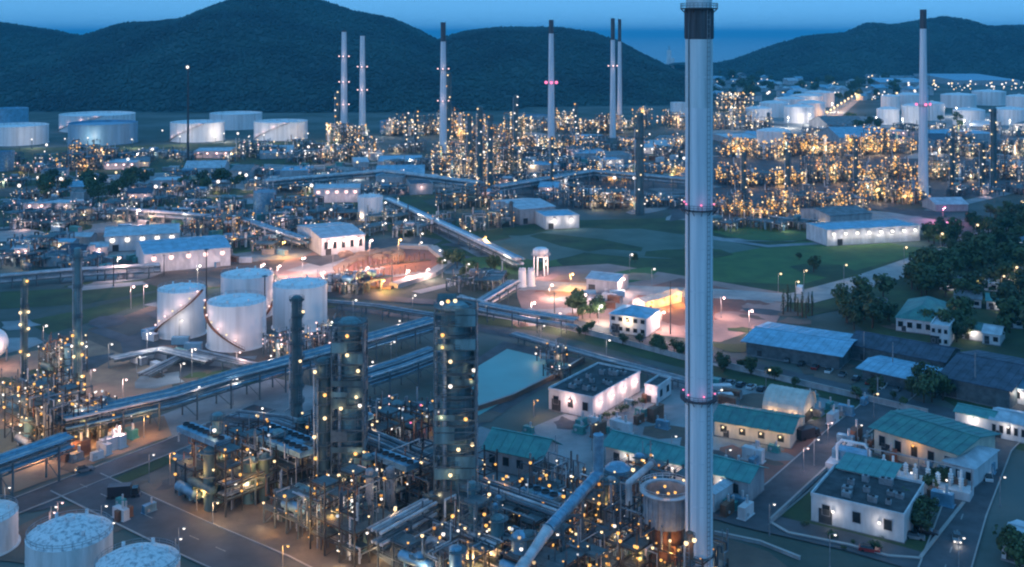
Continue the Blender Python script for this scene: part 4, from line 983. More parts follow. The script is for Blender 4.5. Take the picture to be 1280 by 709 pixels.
# ------------------------------------------------------------------ pipe racks
def rack(pts, z, wd, npipe, label, name='pipe_rack', pm=('pipe_pale', 'pipe_mid', 'lag_blue', 'pipe_dark'), pr=.32, bent=9, tiers=2, nl=0, lk='cool', seed=1, group='pipe racks', lp=160, tray=True):
    """pts: pixels of the centre line of the top tier (height z)"""
    rg = random.Random(seed); P = [G(x, y, z) for x, y in pts]; B = Vector((P[0].x, P[0].y, 0))
    o = empty(name, B, 0, label, 'pipe rack', group); Q = [p-B for p in P]
    N = []
    for i, q in enumerate(Q):
        d = (Q[min(i+1, len(Q)-1)]-Q[max(i-1, 0)]).normalized(); N.append(Vector((-d.y, d.x, 0)))
    for t in range(tiers):
        for k in range(npipe):
            off = -wd/2+wd*(k+.5)/npipe+rg.uniform(-.1, .1); r = pr*rg.uniform(.55, 1.25)
            m = MB(); m.path([Q[i]+N[i]*off+Vector((0, 0, r+.15-t*2.3)) for i in range(len(Q))], r, 8); m.build('pipe', M[pm[(k+t*2) % len(pm)]], o)
    if tray:
        m = MB()
        for i in range(len(Q)-1): m.beam(Q[i]+N[i]*(wd/2+.5)+Vector((0, 0, .5)), Q[i+1]+N[i+1]*(wd/2+.5)+Vector((0, 0, .5)), .7, .3)
        m.build('cable_tray', M['steel_pale'], o)
    for s_ in (-1, 1):
        m = MB()
        for i in range(len(Q)-1):
            for t in range(tiers): m.beam(Q[i]+N[i]*s_*wd/2+Vector((0, 0, -.15-t*2.3)), Q[i+1]+N[i+1]*s_*wd/2+Vector((0, 0, -.15-t*2.3)), .25, .35)
        m.build('girder', M['steel'], o)
    bm = {}
    c = 0
    for i in range(len(Q)-1):
        d = Q[i+1]-Q[i]; n = max(1, int(d.length/bent)); dn = d.normalized(); nn = Vector((-dn.y, dn.x, 0))
        if i not in bm:
            m = MB()
            for s_ in (-1, 1): m.beam(nn*s_*wd/2+Vector((0, 0, -z)), nn*s_*wd/2+Vector((0, 0, 0)), .4)
            for t in range(tiers): m.beam(nn*-wd/2+Vector((0, 0, -.3-t*2.3)), nn*wd/2+Vector((0, 0, -.3-t*2.3)), .35)
            m.beam(nn*-wd/2+Vector((0, 0, -z+1)), nn*wd/2+Vector((0, 0, -tiers*2.3)), .15)
            bm[i] = m.mesh('support', M['steel'])
        for k in range(n):
            q = Q[i]+d*((k+.5)/n); link('support', bm[i], o, q)
            if nl and c % nl == 0:
                lamp(lk, .32, q+nn*(wd/2+.9)*(-1 if (c//nl) % 2 else 1)+Vector((0, 0, 1.6)), o); light(lk, lp, q+nn*(wd/2+1.6)*(-1 if (c//nl) % 2 else 1)+Vector((0, 0, 1.2)), o, .3)
            c += 1
    return o
rack([(78, 524), (215, 494), (300, 468), (395, 443), (545, 400)], 8, 7, 7, 'long blue pipe rack running from the left lit frames to the corridor', nl=3, seed=2, bent=8)
rack([(455, 470), (500, 456), (548, 438)], 8, 7, 7, 'shorter pipe rack parallel to the long one, by the thick column', seed=3, bent=8, nl=4)
rack([(-30, 588), (45, 562), (86, 547)], 9, 5, 5, 'blue pipe rack ending in the bottom left corner', pm=('lag_blue', 'pipe_pale', 'lag_blue'), pr=.5, seed=4, bent=8)
rack([(486, 250), (560, 284), (648, 326)], 5, 5.5, 5, 'straight pale pipeway crossing the middle plain', pm=('pipe_pale', 'white', 'silver', 'pipe_pale', 'lag_blue'), pr=.6, seed=5, bent=14, nl=4, lk='cool', lp=1500)
rack([(572, 372), (602, 378), (645, 352)], 6, 4, 3, 'bent pipe rack by the twin silos', pm=('pipe_pale', 'lag_blue'), pr=.4, seed=6)
rack([(598, 380), (660, 392), (720, 401)], 6, 4, 3, 'low pipe rack alongside the corridor road', pm=('pipe_pale', 'lag_blue'), pr=.4, seed=7)
rack([(277, 608), (347, 582), (400, 564)], 6.5, 4, 4, 'purplish pipe rack bridging the low amber frame', pm=('pipe_mid', 'pipe_pale'), seed=8, nl=3, lk='warm')
rack([(425, 532), (480, 555), (548, 585)], 9, 5, 5, 'dark pipe rack between the thick column and the tallest column', pm=('pipe_dark', 'pipe_mid'), seed=9, nl=2, lk='warm')
rack([(594, 606), (640, 622), (705, 645)], 8, 5, 5, 'dark pipe rack right of the tallest column', pm=('pipe_dark', 'pipe_mid', 'pipe_pale'), seed=10, nl=2, lk='amber')
rack([(470, 668), (540, 630)], 9, 3.5, 3, 'grey pipe bundle slanting past the squat grey vessel', pm=('pipe_pale', 'pipe_mid'), pr=.4, seed=11, nl=3, lk='warm')
rack([(560, 655), (625, 682)], 7, 3, 3, 'pale pipe pair leaving the foot of the tallest column', pm=('pipe_pale', 'pipe_mid'), pr=.35, seed=12)
rack([(290, 520), (350, 527), (402, 545)], 7.5, 5, 5, 'dark pipe rack above the low amber frame', pm=('pipe_dark', 'pipe_mid'), seed=13, nl=2, lk='cool')
rack([(140, 450), (200, 438), (262, 452)], 3, 4, 5, 'low pipe track across the dark tank yard', pm=('pipe_pale', 'pipe_mid', 'pipe_dark'), pr=.3, tiers=1, seed=14)
rack([(180, 470), (240, 440), (330, 462)], 2.5, 4, 5, 'low pipe track in front of the white tanks', pm=('pipe_mid', 'pipe_dark'), pr=.3, tiers=1, seed=15)
rack([(380, 376), (470, 384), (545, 396)], 4, 4, 4, 'low dark pipe rack behind the corridor road', pm=('pipe_dark', 'pipe_mid'), seed=16, tiers=1)
rack([(0, 346), (90, 338), (200, 332)], 5, 5, 4, 'low pale pipe rack on the white lit left plain', pm=('pipe_pale', 'pipe_mid'), seed=17, pr=.4)
rack([(150, 262), (300, 274), (380, 300)], 6, 6, 4, 'pale pipe rack behind the floodlit sheds', pm=('pipe_pale', 'lag_blue'), seed=18, pr=.6, bent=14, lp=700, nl=3)
rack([(330, 228), (480, 215), (600, 230)], 7, 8, 4, 'far pale pipe rack across the plain', pm=('pipe_pale', 'lag_blue'), seed=19, pr=.8, bent=18)
rack([(620, 235), (740, 215), (860, 225)], 8, 8, 4, 'far pipe rack among the lit units left of the great stack', pm=('pipe_pale', 'pipe_mid'), seed=20, pr=.7, bent=18)
rack([(640, 418), (740, 446), (860, 478)], 3, 3, 3, 'low pipe track behind the floodlit white building', pm=('pipe_mid', 'pipe_pale'), pr=.25, tiers=1, seed=21)

# ------------------------------------------------------------------ buildings
def building(name, label, A, B, D, h, roof='flat', wall='wall_white', roofm='roof_grey', cat='building', group=None, wf=0, ws=0, wb=0, rise=None, lampsf=0, lampss=0, lk='cool', lp=400, units=0, floors=1, door=True, ov=.5, lz=.8, lr=.3, seed=3, ribs=True, wallm2=None):
    """A front left, B front right, D back left: pixels of the eaves (height h)"""
    a, b, d = G(*A, h), G(*B, h), G(*D, h); u = (b-a); W = u.length; u.normalize(); v = Vector((-u.y, u.x, 0)); dep = (d-a).dot(v)
    o = empty(name, (a.x, a.y, 0), math.atan2(u.y, u.x), label, cat, group); rg = random.Random(seed)
    m = MB(); m.prism([(0, 0), (W, 0), (W, dep), (0, dep)], 0, h); 
    if roof == 'flat': pass
    m.build('wall', M[wall], o)
    m = MB(); m.box(W/2, dep/2, 0, W+.3, dep+.3, .4); m.build('plinth', M['roof_grey'], o)
    r = MB(); rise = rise if rise is not None else min(W, dep)*.16
    if roof == 'flat':
        r.prism([(.25, .25), (W-.25, .25), (W-.25, dep-.25), (.25, dep-.25)], h+.01, h+.15); r.build('roof', M[roofm], o)
        p = MB()
        for x, y, sx, sy in ((W/2, -.02, W+.2, .34), (W/2, dep+.02, W+.2, .34), (-.02, dep/2, .34, dep-.36), (W+.02, dep/2, .34, dep-.36)): p.box(x, y, h-.1, sx, sy, .75)
        p.build('parapet', M[wallm2 or wall], o)
    elif roof in ('gable', 'gable_y', 'mono'):
        gx = roof != 'gable_y'; E = ov
        if roof == 'mono': prof = [(-E, h+.02), (dep+E, h+rise)]
        else:
            S_ = dep if gx else W; prof = [(-E, h-.12), (S_/2, h+rise), (S_+E, h-.12)]
        LN = (W if gx else dep)+2*E
        def pt(t, y, z): return (t-E, y, z) if gx else (y, t-E, z)
        for (y0, za), (y1, zb) in zip(prof, prof[1:]):
            q = [pt(0, y0, za), pt(LN, y0, za), pt(LN, y1, zb), pt(0, y1, zb)]
            r.add([(x, y, z+.16) for x, y, z in q]+q, [(0, 1, 2, 3), (7, 6, 5, 4), (0, 4, 5, 1), (1, 5, 6, 2), (2, 6, 7, 3), (3, 7, 4, 0)])
            if ribs:
                n = int(LN/2.2)
                for i in range(1, n): r.beam(pt(LN*i/n, y0, za+.2), pt(LN*i/n, y1, zb+.2), .14, .1)
        if roof != 'mono': r.beam(pt(0, prof[1][0], h+rise+.2), pt(LN, prof[1][0], h+rise+.2), .6, .15)
        r.build('roof', M[roofm], o)
        if roof != 'mono':
            g = MB()
            for e in (.0, LN-2*E):
                q = [pt(e+E-.03 if e == 0 else e+E+.03, prof[0][0]+E, h), pt(e+E, prof[2][0]-E, h), pt(e+E, prof[1][0], h+rise-.05)]
                g.add(q, [(0, 1, 2)])
            g.build('gable', M[wall], o)
        else:
            g = MB()
            for x in (.02, W-.02): g.add([(x, 0, h), (x, dep, h), (x, dep, h+rise-.1)], [(0, 1, 2)])
            g.add([(0, dep-.02, h), (W, dep-.02, h), (W, dep-.02, h+rise-.05), (0, dep-.02, h+rise-.05)], [(0, 1, 2, 3)]); g.build('gable', M[wall], o)
    elif roof == 'hip':
        E = ov; i = min(W, dep)/2
        q = [(-E, -E, h), (W+E, -E, h), (W+E, dep+E, h), (-E, dep+E, h)]+([(i, dep/2, h+rise), (W-i, dep/2, h+rise)] if W >= dep else [(W/2, i, h+rise), (W/2, dep-i, h+rise)])
        r.add(q, [(0, 1, 5, 4), (1, 2, 5), (2, 3, 4, 5), (3, 0, 4), (3, 2, 1, 0)] if W >= dep else [(0, 1, 4), (1, 2, 5, 4), (2, 3, 5), (3, 0, 4, 5), (3, 2, 1, 0)])
        r.build('roof', M[roofm], o)
    elif roof == 'vault':
        n = 14; P_ = []
        for i in range(n+1):
            t = math.pi*i/n; P_.append((dep/2-(dep/2+.3)*math.cos(t), h+rise*math.sin(t)))
        for (y0, za), (y1, zb) in zip(P_, P_[1:]): r.add([(-.4, y0, za), (W+.4, y0, za), (W+.4, y1, zb), (-.4, y1, zb)], [(0, 1, 2, 3)], True)
        for k in range(9):
            x = -.3+(W+.6)*k/8
            for (y0, za), (y1, zb) in zip(P_, P_[1:]): r.beam((x, y0, za), (x, y1, zb), .22)
        r.build('roof', M[roofm], o)
        g = MB()
        for x in (0, W): g.add([(x, y, z) for y, z in P_], [tuple(range(n+1))])
        g.build('gable', M[wall], o)
        if door: g = MB(); g.box(W+.06, dep/2, 0, .12, dep*.6, h*.95); g.build('door', M['steel_dark'], o); door = False
    fh = h/floors
    def win(x, y, z, ww, wh, side):
        fr = MB(); pn = MB()
        sx, sy = (ww, .16) if side else (.16, ww); 
        for q in (-1, 1):
            if side: fr.box(x+q*ww/2, y, z, .12, .16, wh)
            else: fr.box(x, y+q*ww/2, z, .16, .12, wh)
        fr.box(x, y, z-.12, sx, sy, .12); fr.box(x, y, z+wh, sx, sy, .12)
        w_ = fr.build('window', M['steel_pale'], o); pn.box(x, y, z, ww-.12 if side else .08, .08 if side else ww-.12, wh); pn.build('pane', M['glass'], w_)
    for fl in range(floors):
        for n, side, yy in ((wf, True, -.04), (wb, True, dep+.04)):
            for i in range(n): win(W*(i+.5)/n, yy, fl*fh+fh*.38, min(1.8, W/n*.55), fh*.38, True)
        for i in range(ws):
            for xx in ((W+.04) if dep > 0 else 0,): win(xx, dep*(i+.5)/ws, fl*fh+fh*.38, min(1.8, dep/ws*.55), fh*.38, False)
    if door: m = MB(); m.box(W*.12+.8, -.05, .02, 1.6 if h < 6 else 3, .12, min(h*.7, 2.3 if h < 6 else 3.6)); m.build('door', M['steel_dark'], o)
    for i in range(lampsf):
        x = W*(i+.5)/lampsf; lamp(lk, lr, (x, -.7, h*lz), o, 'wall_lamp'); light(lk, lp, (x, -1.6, h*lz-.2), o, .25)
    for i in range(lampss):
        y = dep*(i+.5)/lampss; lamp(lk, lr, (W+.7, y, h*lz), o, 'wall_lamp'); light(lk, lp, (W+1.7, y, h*lz-.2), o, .25)
    for i in range(units):
        x, y = rg.uniform(.12, .88)*W, rg.uniform(.15, .85)*dep; m = MB(); sx = rg.uniform(1, 2.2); m.cur = 0; m.box(x, y, h+.15, sx, sx*.8, rg.uniform(.8, 1.5)); m.cur = 1; m.lathe(x, y, [(.4, h+1.0), (.4, h+1.75), (0, h+1.76)], 10, False)
        m.build('rooftop_unit', [M['steel_pale'], M['steel_dark']], o)
    return o
o = building('office_block', 'floodlit white flat roofed building right of the pond', (686, 487), (741, 499), (730, 452), 6, 'flat', 'wall_white', 'roof_dark', wf=3, ws=0, units=14, lampsf=1, lampss=4, lk='pink', lp=600, lz=.72, floors=1, lr=.36)
building('annex', 'small floodlit annex at the right end of the white flat roofed building', (806, 482), (822, 485), (818, 470), 5, 'flat', 'wall_white', 'roof_dark', lampsf=1, lk='pink', lp=350, ws=2)
building('hut', 'teal hip roofed hut left of the long teal shed', (607, 560), (676, 574), (627, 543), 5.5, 'gable', 'wall_grey', 'roof_teal', rise=3.2, wf=4, ov=.9)
gT = 'long teal roofed sheds'
building('shed', 'long teal roofed shed passing behind the great stack', (757, 556), (935, 602), (772, 540), 5.5, 'gable', 'wall_grey', 'roof_teal', rise=2, wf=6, ov=.9, lampsf=3, lp=300, group=gT)
building('shed', 'long blue green roofed shed before the vaulted hangar', (893, 525), (988, 541), (893, 503), 4.5, 'gable', 'wall_cream', 'roof_green', rise=1.8, wf=4, ov=.9, lampsf=4, lk='warm', lp=150, group=gT, lz=.7)
building('hangar', 'cream vaulted hangar lit orange from its right end', (955, 511), (1003, 520), (962, 494), 3.2, 'vault', 'membrane', 'membrane', rise=5, lampss=1, lampsf=2, lk='warm', lp=260, lz=1.0)
building('ramp', 'white sloping conveyor gallery right of the great stack', (893, 618), (928, 595), (892, 613), 4.5, 'mono', 'wall_white', 'roof_pale', rise=.6, wf=0, door=False)
building('warehouse', 'wide light blue roofed warehouse behind the footpath right of the great stack', (933, 426), (1049, 444), (948, 402), 5, 'gable', 'steel', 'roof_blue', rise=1.4, ov=1.6)  # dark wall colour stands in for the shade under the eaves
gD = 'dark roofed halls on the right'
building('hall', 'long dark roofed hall right of the light blue roof', (1062, 430), (1180, 452), (1072, 414), 5, 'gable', 'steel', 'roof_navy', rise=2.4, group=gD, ov=1)
building('hall', 'pale blue roofed hall in front of the long dark roof', (1078, 460), (1170, 480), (1082, 442), 3.6, 'gable', 'steel', 'roof_blue', rise=1.0, group=gD, ov=1.6)
building('hall', 'big navy roofed hall near the right edge', (1176, 470), (1262, 488), (1188, 432), 6, 'gable', 'steel', 'roof_navy', rise=3, group=gD, ov=1)
building('house', 'blue roofed house cut by the right edge', (1256, 482), (1300, 490), (1266, 462), 5, 'gable', 'wall_white', 'roof_blue', rise=2.0, wf=4, lampsf=1)
building('house', 'teal hip roofed house among the dark trees', (1120, 397), (1178, 404), (1134, 374), 5, 'hip', 'wall_white', 'roof_green', rise=4, wf=5)
building('house', 'white walled house right of the teal hip roofed one', (1163, 407), (1186, 410), (1168, 397), 7, 'flat', 'wall_white', 'roof_pale', wf=3, floors=2)
building('house', 'small green roofed house among the dark trees', (1203, 410), (1228, 414), (1208, 403), 4, 'gable', 'wall_white', 'roof_green', rise=1.5, lampsf=1, lk='cool')
building('house', 'small pale house right of the small green roofed one', (1228, 416), (1250, 419), (1232, 406), 4, 'gable', 'wall_white', 'roof_pale', rise=1.5, wf=2)
building('warehouse', 'green roofed warehouse with cream lit end on the right compound', (1093, 534), (1196, 566), (1118, 506), 7, 'gable', 'wall_cream', 'roof_green', rise=1.6, wf=5, lampsf=1, lk='amber', lp=260, ov=1.2)
building('laboratory', 'white walled flat roofed building with dark roof inside the walled lawn', (1014, 619), (1130, 646), (1052, 584), 6, 'flat', 'wall_white', 'roof_dark', wf=3, units=12, lampsf=2, lk='cool', lp=160, lz=.62, lr=.34)
building('shed', 'narrow teal strip roof behind the dark flat roof', (1047, 585), (1114, 600), (1054, 570), 6.5, 'mono', 'wall_white', 'roof_teal', rise=.8, group=gT, ov=.5)
building('pavilion', 'pale cyan roofed pavilion beside the main road', (1180, 576), (1217, 586), (1202, 551), 5, 'hip', 'wall_white', 'roof_pale', rise=1.2, wf=3)
building('house', 'light blue roofed house in the bottom right corner', (1252, 676), (1300, 690), (1262, 648), 4, 'gable', 'wall_white', 'roof_pale', rise=1.4)
building('shed', 'teal open shed at the right edge beyond the warehouse', (1194, 514), (1240, 524), (1198, 504), 5, 'gable', 'wall_white', 'roof_teal', rise=1, group=gT, lampsf=1)
building('house', 'white roofed house at the right edge beyond the main road', (1238, 524), (1284, 533), (1240, 508), 5, 'gable', 'wall_white', 'roof_pale', rise=1.2, wf=5, lampsf=1, lp=220)
gM = 'floodlit sheds on the left plain'
building('shed', 'floodlit blue roofed shed on the left plain, farther one', (131, 296), (224, 291), (134, 285), 8, 'gable', 'wall_white', 'roof_pale', rise=2.5, lampsf=5, lk='cool', lp=3400, group=gM, lz=.75, lr=1.25)
building('shed', 'floodlit blue roofed shed on the left plain, nearer one', (181, 318), (288, 309), (180, 301), 9, 'gable', 'wall_white', 'roof_blue', rise=2.5, lampsf=5, lk='pink', lp=3000, group=gM, lz=.75, lr=1.1)
building('plant_hall', 'purple lit long building behind the solitary upright tank', (392, 237), (450, 236), (396, 231), 9, 'flat', 'wall_white', 'roof_pale', lampsf=5, lk='pink', lp=3600, lr=1.1)
building('plant_hall', 'white building left of the red pit', (402, 298), (456, 293), (383, 281), 9, 'gable', 'wall_white', 'roof_pale', rise=2, lampsf=3, lk='pink', lp=2200, lr=.8, wf=5)
building('plant_hall', 'blue roofed hall right of the pipeway', (650, 262), (694, 258), (640, 249), 9, 'gable', 'wall_grey', 'roof_pale', rise=2)
building('plant_hall', 'low pale hall beside the blue roofed hall by the river', (682, 272), (724, 270), (684, 264), 7, 'flat', 'wall_white', 'roof_blue', lampsf=2, lp=900, lr=.7)
building('terminal', 'long light blue lit building on the river bank right of the great stack', (1034, 289), (1150, 283), (1036, 279), 8, 'flat', 'wall_white', 'roof_blue', lampsf=8, lk='cool', lp=700, lr=.8)
building('plant_hall', 'grey roofed hall behind the long light blue building', (1038, 270), (1090, 266), (1040, 258), 9, 'gable', 'wall_grey', 'roof_grey', rise=2)
building('site_house', 'bluish two storey house on the floodlit site', (762, 392), (808, 398), (768, 380), 7, 'hip', 'wall_white', 'roof_blue', rise=2.5, wf=5, floors=2, lampsf=1, lk='warm', lp=900)
building('site_shed', 'pale roofed shed on the floodlit site', (733, 348), (772, 352), (730, 338), 6, 'gable', 'wall_grey', 'roof_pale', rise=1.5)
building('site_shed', 'long orange lit shed left of the great stack', (806, 378), (852, 366), (802, 372), 4, 'gable', 'wall_cream', 'membrane', rise=1, lampsf=3, lk='amber', lp=1500, lr=.4)
gB = 'low buildings of the far plain'
for i, (x, y, wp, dp, h_, rm, lb) in enumerate((
    (345, 196, 40, 6, 7, 'roof_pale', 'low pale building before the right wide tank'), (265, 196, 46, 5, 8, 'roof_pale', 'long low building behind the tall lamp mast'), (500, 208, 56, 8, 8, 'roof_blue', 'low blue roofed building below the first far stack pair'),
    (500, 225, 60, 8, 7, 'roof_blue', 'low blue roofed building on the upper end of the pipeway'), (370, 220, 40, 6, 7, 'roof_blue', 'low blue building behind the purple lit one'), (205, 232, 34, 5, 6, 'roof_pale', 'small pale building in the dark plain on the left'),
    (100, 238, 30, 5, 5, 'roof_blue', 'small blue building at the edge of the dark plain'), (60, 262, 60, 5, 6, 'roof_pale', 'long pale shed at the far left'), (740, 198, 44, 7, 8, 'roof_blue', 'low blue building among the units left of the great stack'),
    (820, 190, 40, 6, 8, 'roof_pale', 'low pale building close left of the great stack'), (680, 214, 40, 6, 8, 'roof_blue', 'low blue building below the red ringed stack'), (935, 178, 44, 7, 8, 'roof_pale', 'low pale building right of the great stack'),
    (1080, 176, 60, 7, 8, 'roof_blue', 'blue building behind the amber blaze'), (1110, 170, 50, 6, 9, 'roof_pale', 'pale building before the black tipped stack'), (1220, 172, 60, 7, 8, 'roof_blue', 'blue building below the far tanks at the right'),
    (1060, 160, 50, 5, 8, 'roof_grey', 'grey building between the two far tank groups'), (25, 314, 34, 7, 7, 'roof_blue', 'blue roofed shed on the white lit left plain'), (70, 330, 40, 8, 6, 'roof_navy', 'navy roofed shed on the white lit left plain'),
    (255, 215, 50, 5, 6, 'roof_pale', 'thin pale shed left of the lit plain units'), (150, 210, 40, 5, 7, 'roof_pale', 'pale shed beside the amber patch below the blue tank'), (420, 195, 30, 5, 8, 'roof_pale', 'small pale building below the far stack pair'),
    (1190, 262, 40, 6, 6, 'roof_pale', 'low building by the river road under the black tipped stack'))):
    k = (h_*F/(mpp(y)*0+1)) ; yy = y-h_/mpp(y)
    lit = i in (1, 3, 7, 9, 11, 13, 19)
    h_ *= .75; yy = y-h_/mpp(y)
    building('plant_building', lb, (x-wp/2, yy+dp*.5), (x+wp/2, yy+dp*.5-.6), (x-wp/2+2, yy-dp*.5), h_, 'flat' if i % 3 else 'gable', 'wall_grey', rm, group=gB, wf=0, door=False, lampsf=4 if lit else 0, lk=('cool', 'pink', 'warm')[i % 3], lp=900, lr=.9, seed=i)
for i, (x, y, wp, dp, lb) in enumerate(((1150, 92, 80, 7, 'far long roof under the right hill, left one'), (1235, 96, 80, 9, 'far long roof under the right hill at the edge'), (1220, 84, 90, 4, 'far long roof close to the foot of the right hill'), (1130, 101, 60, 4, 'far narrow roof below the first long one'))):
    h_ = 11; yy = y-h_/mpp(y)*0
    building('depot', lb, (x-wp/2, yy+dp*.5), (x+wp/2, yy+dp*.5), (x-wp/2+2, yy-dp*.5), h_, 'gable', 'wall_grey', 'roof_blue', group='far depot roofs', rise=6, ribs=False)

rs_ = random.Random(66)
SC = {'roof_pale': 0, 'roof_blue': 0, 'roof_navy': 0, 'roof_grey': 0}
for i in range(46):
    x, y = rs_.choice([(rs_.uniform(10, 420), rs_.uniform(196, 262)), (rs_.uniform(400, 640), rs_.uniform(196, 250)), (rs_.uniform(640, 860), rs_.uniform(176, 262)), (rs_.uniform(890, 1280), rs_.uniform(158, 190)), (rs_.uniform(0, 120), rs_.uniform(290, 340))])
    w_ = rs_.uniform(14, 34); d_ = rs_.uniform(3, 7); h_ = rs_.uniform(4, 7); yy = y-h_/mpp(y); rm = rs_.choice(list(SC)); nm = {'roof_pale': 'pale', 'roof_blue': 'blue', 'roof_navy': 'dark blue', 'roof_grey': 'grey'}[rm]
    building('plant_shed', f'small {nm} roofed plant shed among the works of the far plain', (x, yy), (x+w_, yy-rs_.uniform(-1.5, 1.5)), (x+2, yy-d_), h_, rs_.choice(['flat', 'gable', 'gable']), 'wall_grey', rm, group=f'{nm} roofed sheds of the far plain', lampsf=rs_.choice([0, 0, 1, 2]), lk=rs_.choice(['cool', 'warm', 'pink']), lp=500, lr=.6, door=False, ribs=False)
# white framed switchyard on the compound
o = empty('switchyard', G(1130, 610), R(-33), 'white pipe frames and insulators behind the narrow teal strip roof', 'switchyard'); B0 = o.location
m = MB(); m.box(-2, 2, 0, 34, 5, 2.2); m.build('plinth_wall', M['wall_white'], o)
m = MB(); m.box(-14, 5.5, 0, 9, 4, 4.5); m.build('bus_house', M['lag_blue'], o)
for k in range(9):
    x = -8+k*2.6; m = MB(); m.tube((x, 1+1.6*(k % 2), 2.2), (x, 1+1.6*(k % 2), 5.2+.8*(k % 3)), .3, 8)
    for q in range(4): m.lathe(x, 1+1.6*(k % 2), [(.3, 2.8+q*.6), (.62, 2.8+q*.6), (.62, 3.0+q*.6), (.3, 3.0+q*.6)], 10, False)
    m.build('insulator', M['white'], o)
for x in (-17,):
    m = MB(); m.path([(x, 3, 0), (x, 3, 6), (x+1.2, 3, 7.4), (x+6.8, 3, 7.4), (x+8, 3, 6), (x+8, 3, 0)], .35, 8); m.build('arched_pipe', M['white'], o)
m = MB(); m.beam((-9, 1.8, 7.2), (15, 1.8, 7.2), .25)
for x in (-9, 3, 15): m.beam((x, 1.8, 2.2), (x, 1.8, 7.2), .3)
m.build('gantry', M['steel_pale'], o)
for x in (-6, 2, 10): lamp('cool', .26, (x, -1.2, 4.5), o); light('cool', 90, (x, -2.2, 4.4), o, .3)

# water tower on the floodlit site
o = empty('water_tower', G(676, 344), 0, 'white water tower with pink lit base beside the twin silos', 'tower'); s = mpp(344); 
for k in range(6):
    a = k*math.pi/3; m = MB(); m.tube((3.2*math.cos(a), 3.2*math.sin(a), 0), (3*math.cos(a), 3*math.sin(a), 9), .3, 8); m.build('leg', M['white'], o)
m = MB(); m.lathe(0, 0, [(1, 8), (3.6, 9.2), (3.6, 11.6), (2.6, 12.4), (0, 12.8)], 24); m.build('tank', M['tank_white'], o)
m = MB(); ring_platform(m, 0, 0, 3.6, 9.2, .9, 20); railing(m, 0, 0, 4.4, 9.3, 14, 1.1, .08); m.build('platform', M['steel_pale'], o)
lamp('pink', .6, (2.5, -4.8, 6), o); light('pink', 1600, (4, -7, 6), o, .4); light('pink', 800, (-5, -5, 4), o, .4)

# ------------------------------------------------------------------ the red pit with its pale rim
PIT = [(424, 336), (447, 322), (498, 310), (540, 312), (562, 330), (540, 345), (492, 360), (440, 356)]
sheet('pit_floor', [G(x, y) for x, y in PIT], M['red_soil'], .12)
P_ = [G(x, y) for x, y in PIT]; cx = sum((p for p in P_), Vector())/len(P_)
o = tag(empty('pit_wall', cx), 'pale concrete rim wall round the floodlit red pit', 'wall')
def rim_piece(a, b, wd, ht, name, m_): 
    m = MB(); a, b = a-cx, b-cx; m.beam((a.x, a.y, ht/2), (b.x, b.y, ht/2), wd, ht); m.build(name, M[m_], o)
for i in range(len(P_)):
    a, b = P_[i], P_[(i+1) % len(P_)]; rim_piece(a, b, 5.0 if 2 <= i <= 5 else 6, 2.0 if i in (2, 3, 4, 5) else .8, 'rim' if 2 <= i <= 5 else 'earth_edge', 'pale_concrete' if 2 <= i <= 5 else 'sand')
o = tag(empty('earth_bank', G(470, 318)), 'heap of pale broken soil at the back of the red pit', 'heap'); B0 = o.location
m = MB(); rg = random.Random(5)
for k in range(26): 
    q = G(rg.uniform(430, 500), rg.uniform(312, 326))-B0; m.ball((q.x, q.y, 0), rg.uniform(1.5, 4.5), 8, 6, .5)
tag(m.build('soil', M['sand'], o), kind='stuff')
for i, (x, y, n, a_, lb) in enumerate(((452, 340, 9, 35, 'row of thin steel posts on the left floor of the red pit'), (478, 332, 10, 35, 'row of thin steel posts in the middle of the red pit'), (500, 345, 8, 30, 'row of thin steel posts near the front of the red pit'), (515, 328, 7, 30, 'row of thin steel posts at the right of the red pit'))):
    o = tag(empty('formwork', G(x, y), R(a_)), lb, 'formwork', 'post rows in the red pit')
    m = MB(); m.box(0, 0, 0, n*2.6, 3, .6); m.build('footing', M['dirt' if i % 2 else 'pale_concrete'], o)
    for k in range(n): m = MB(); m.box((k-n/2)*2.6, 0, .6, .35, .35, 3+(k*7 % 3)*.6); m.build('post', M['pipe_rust'], o)
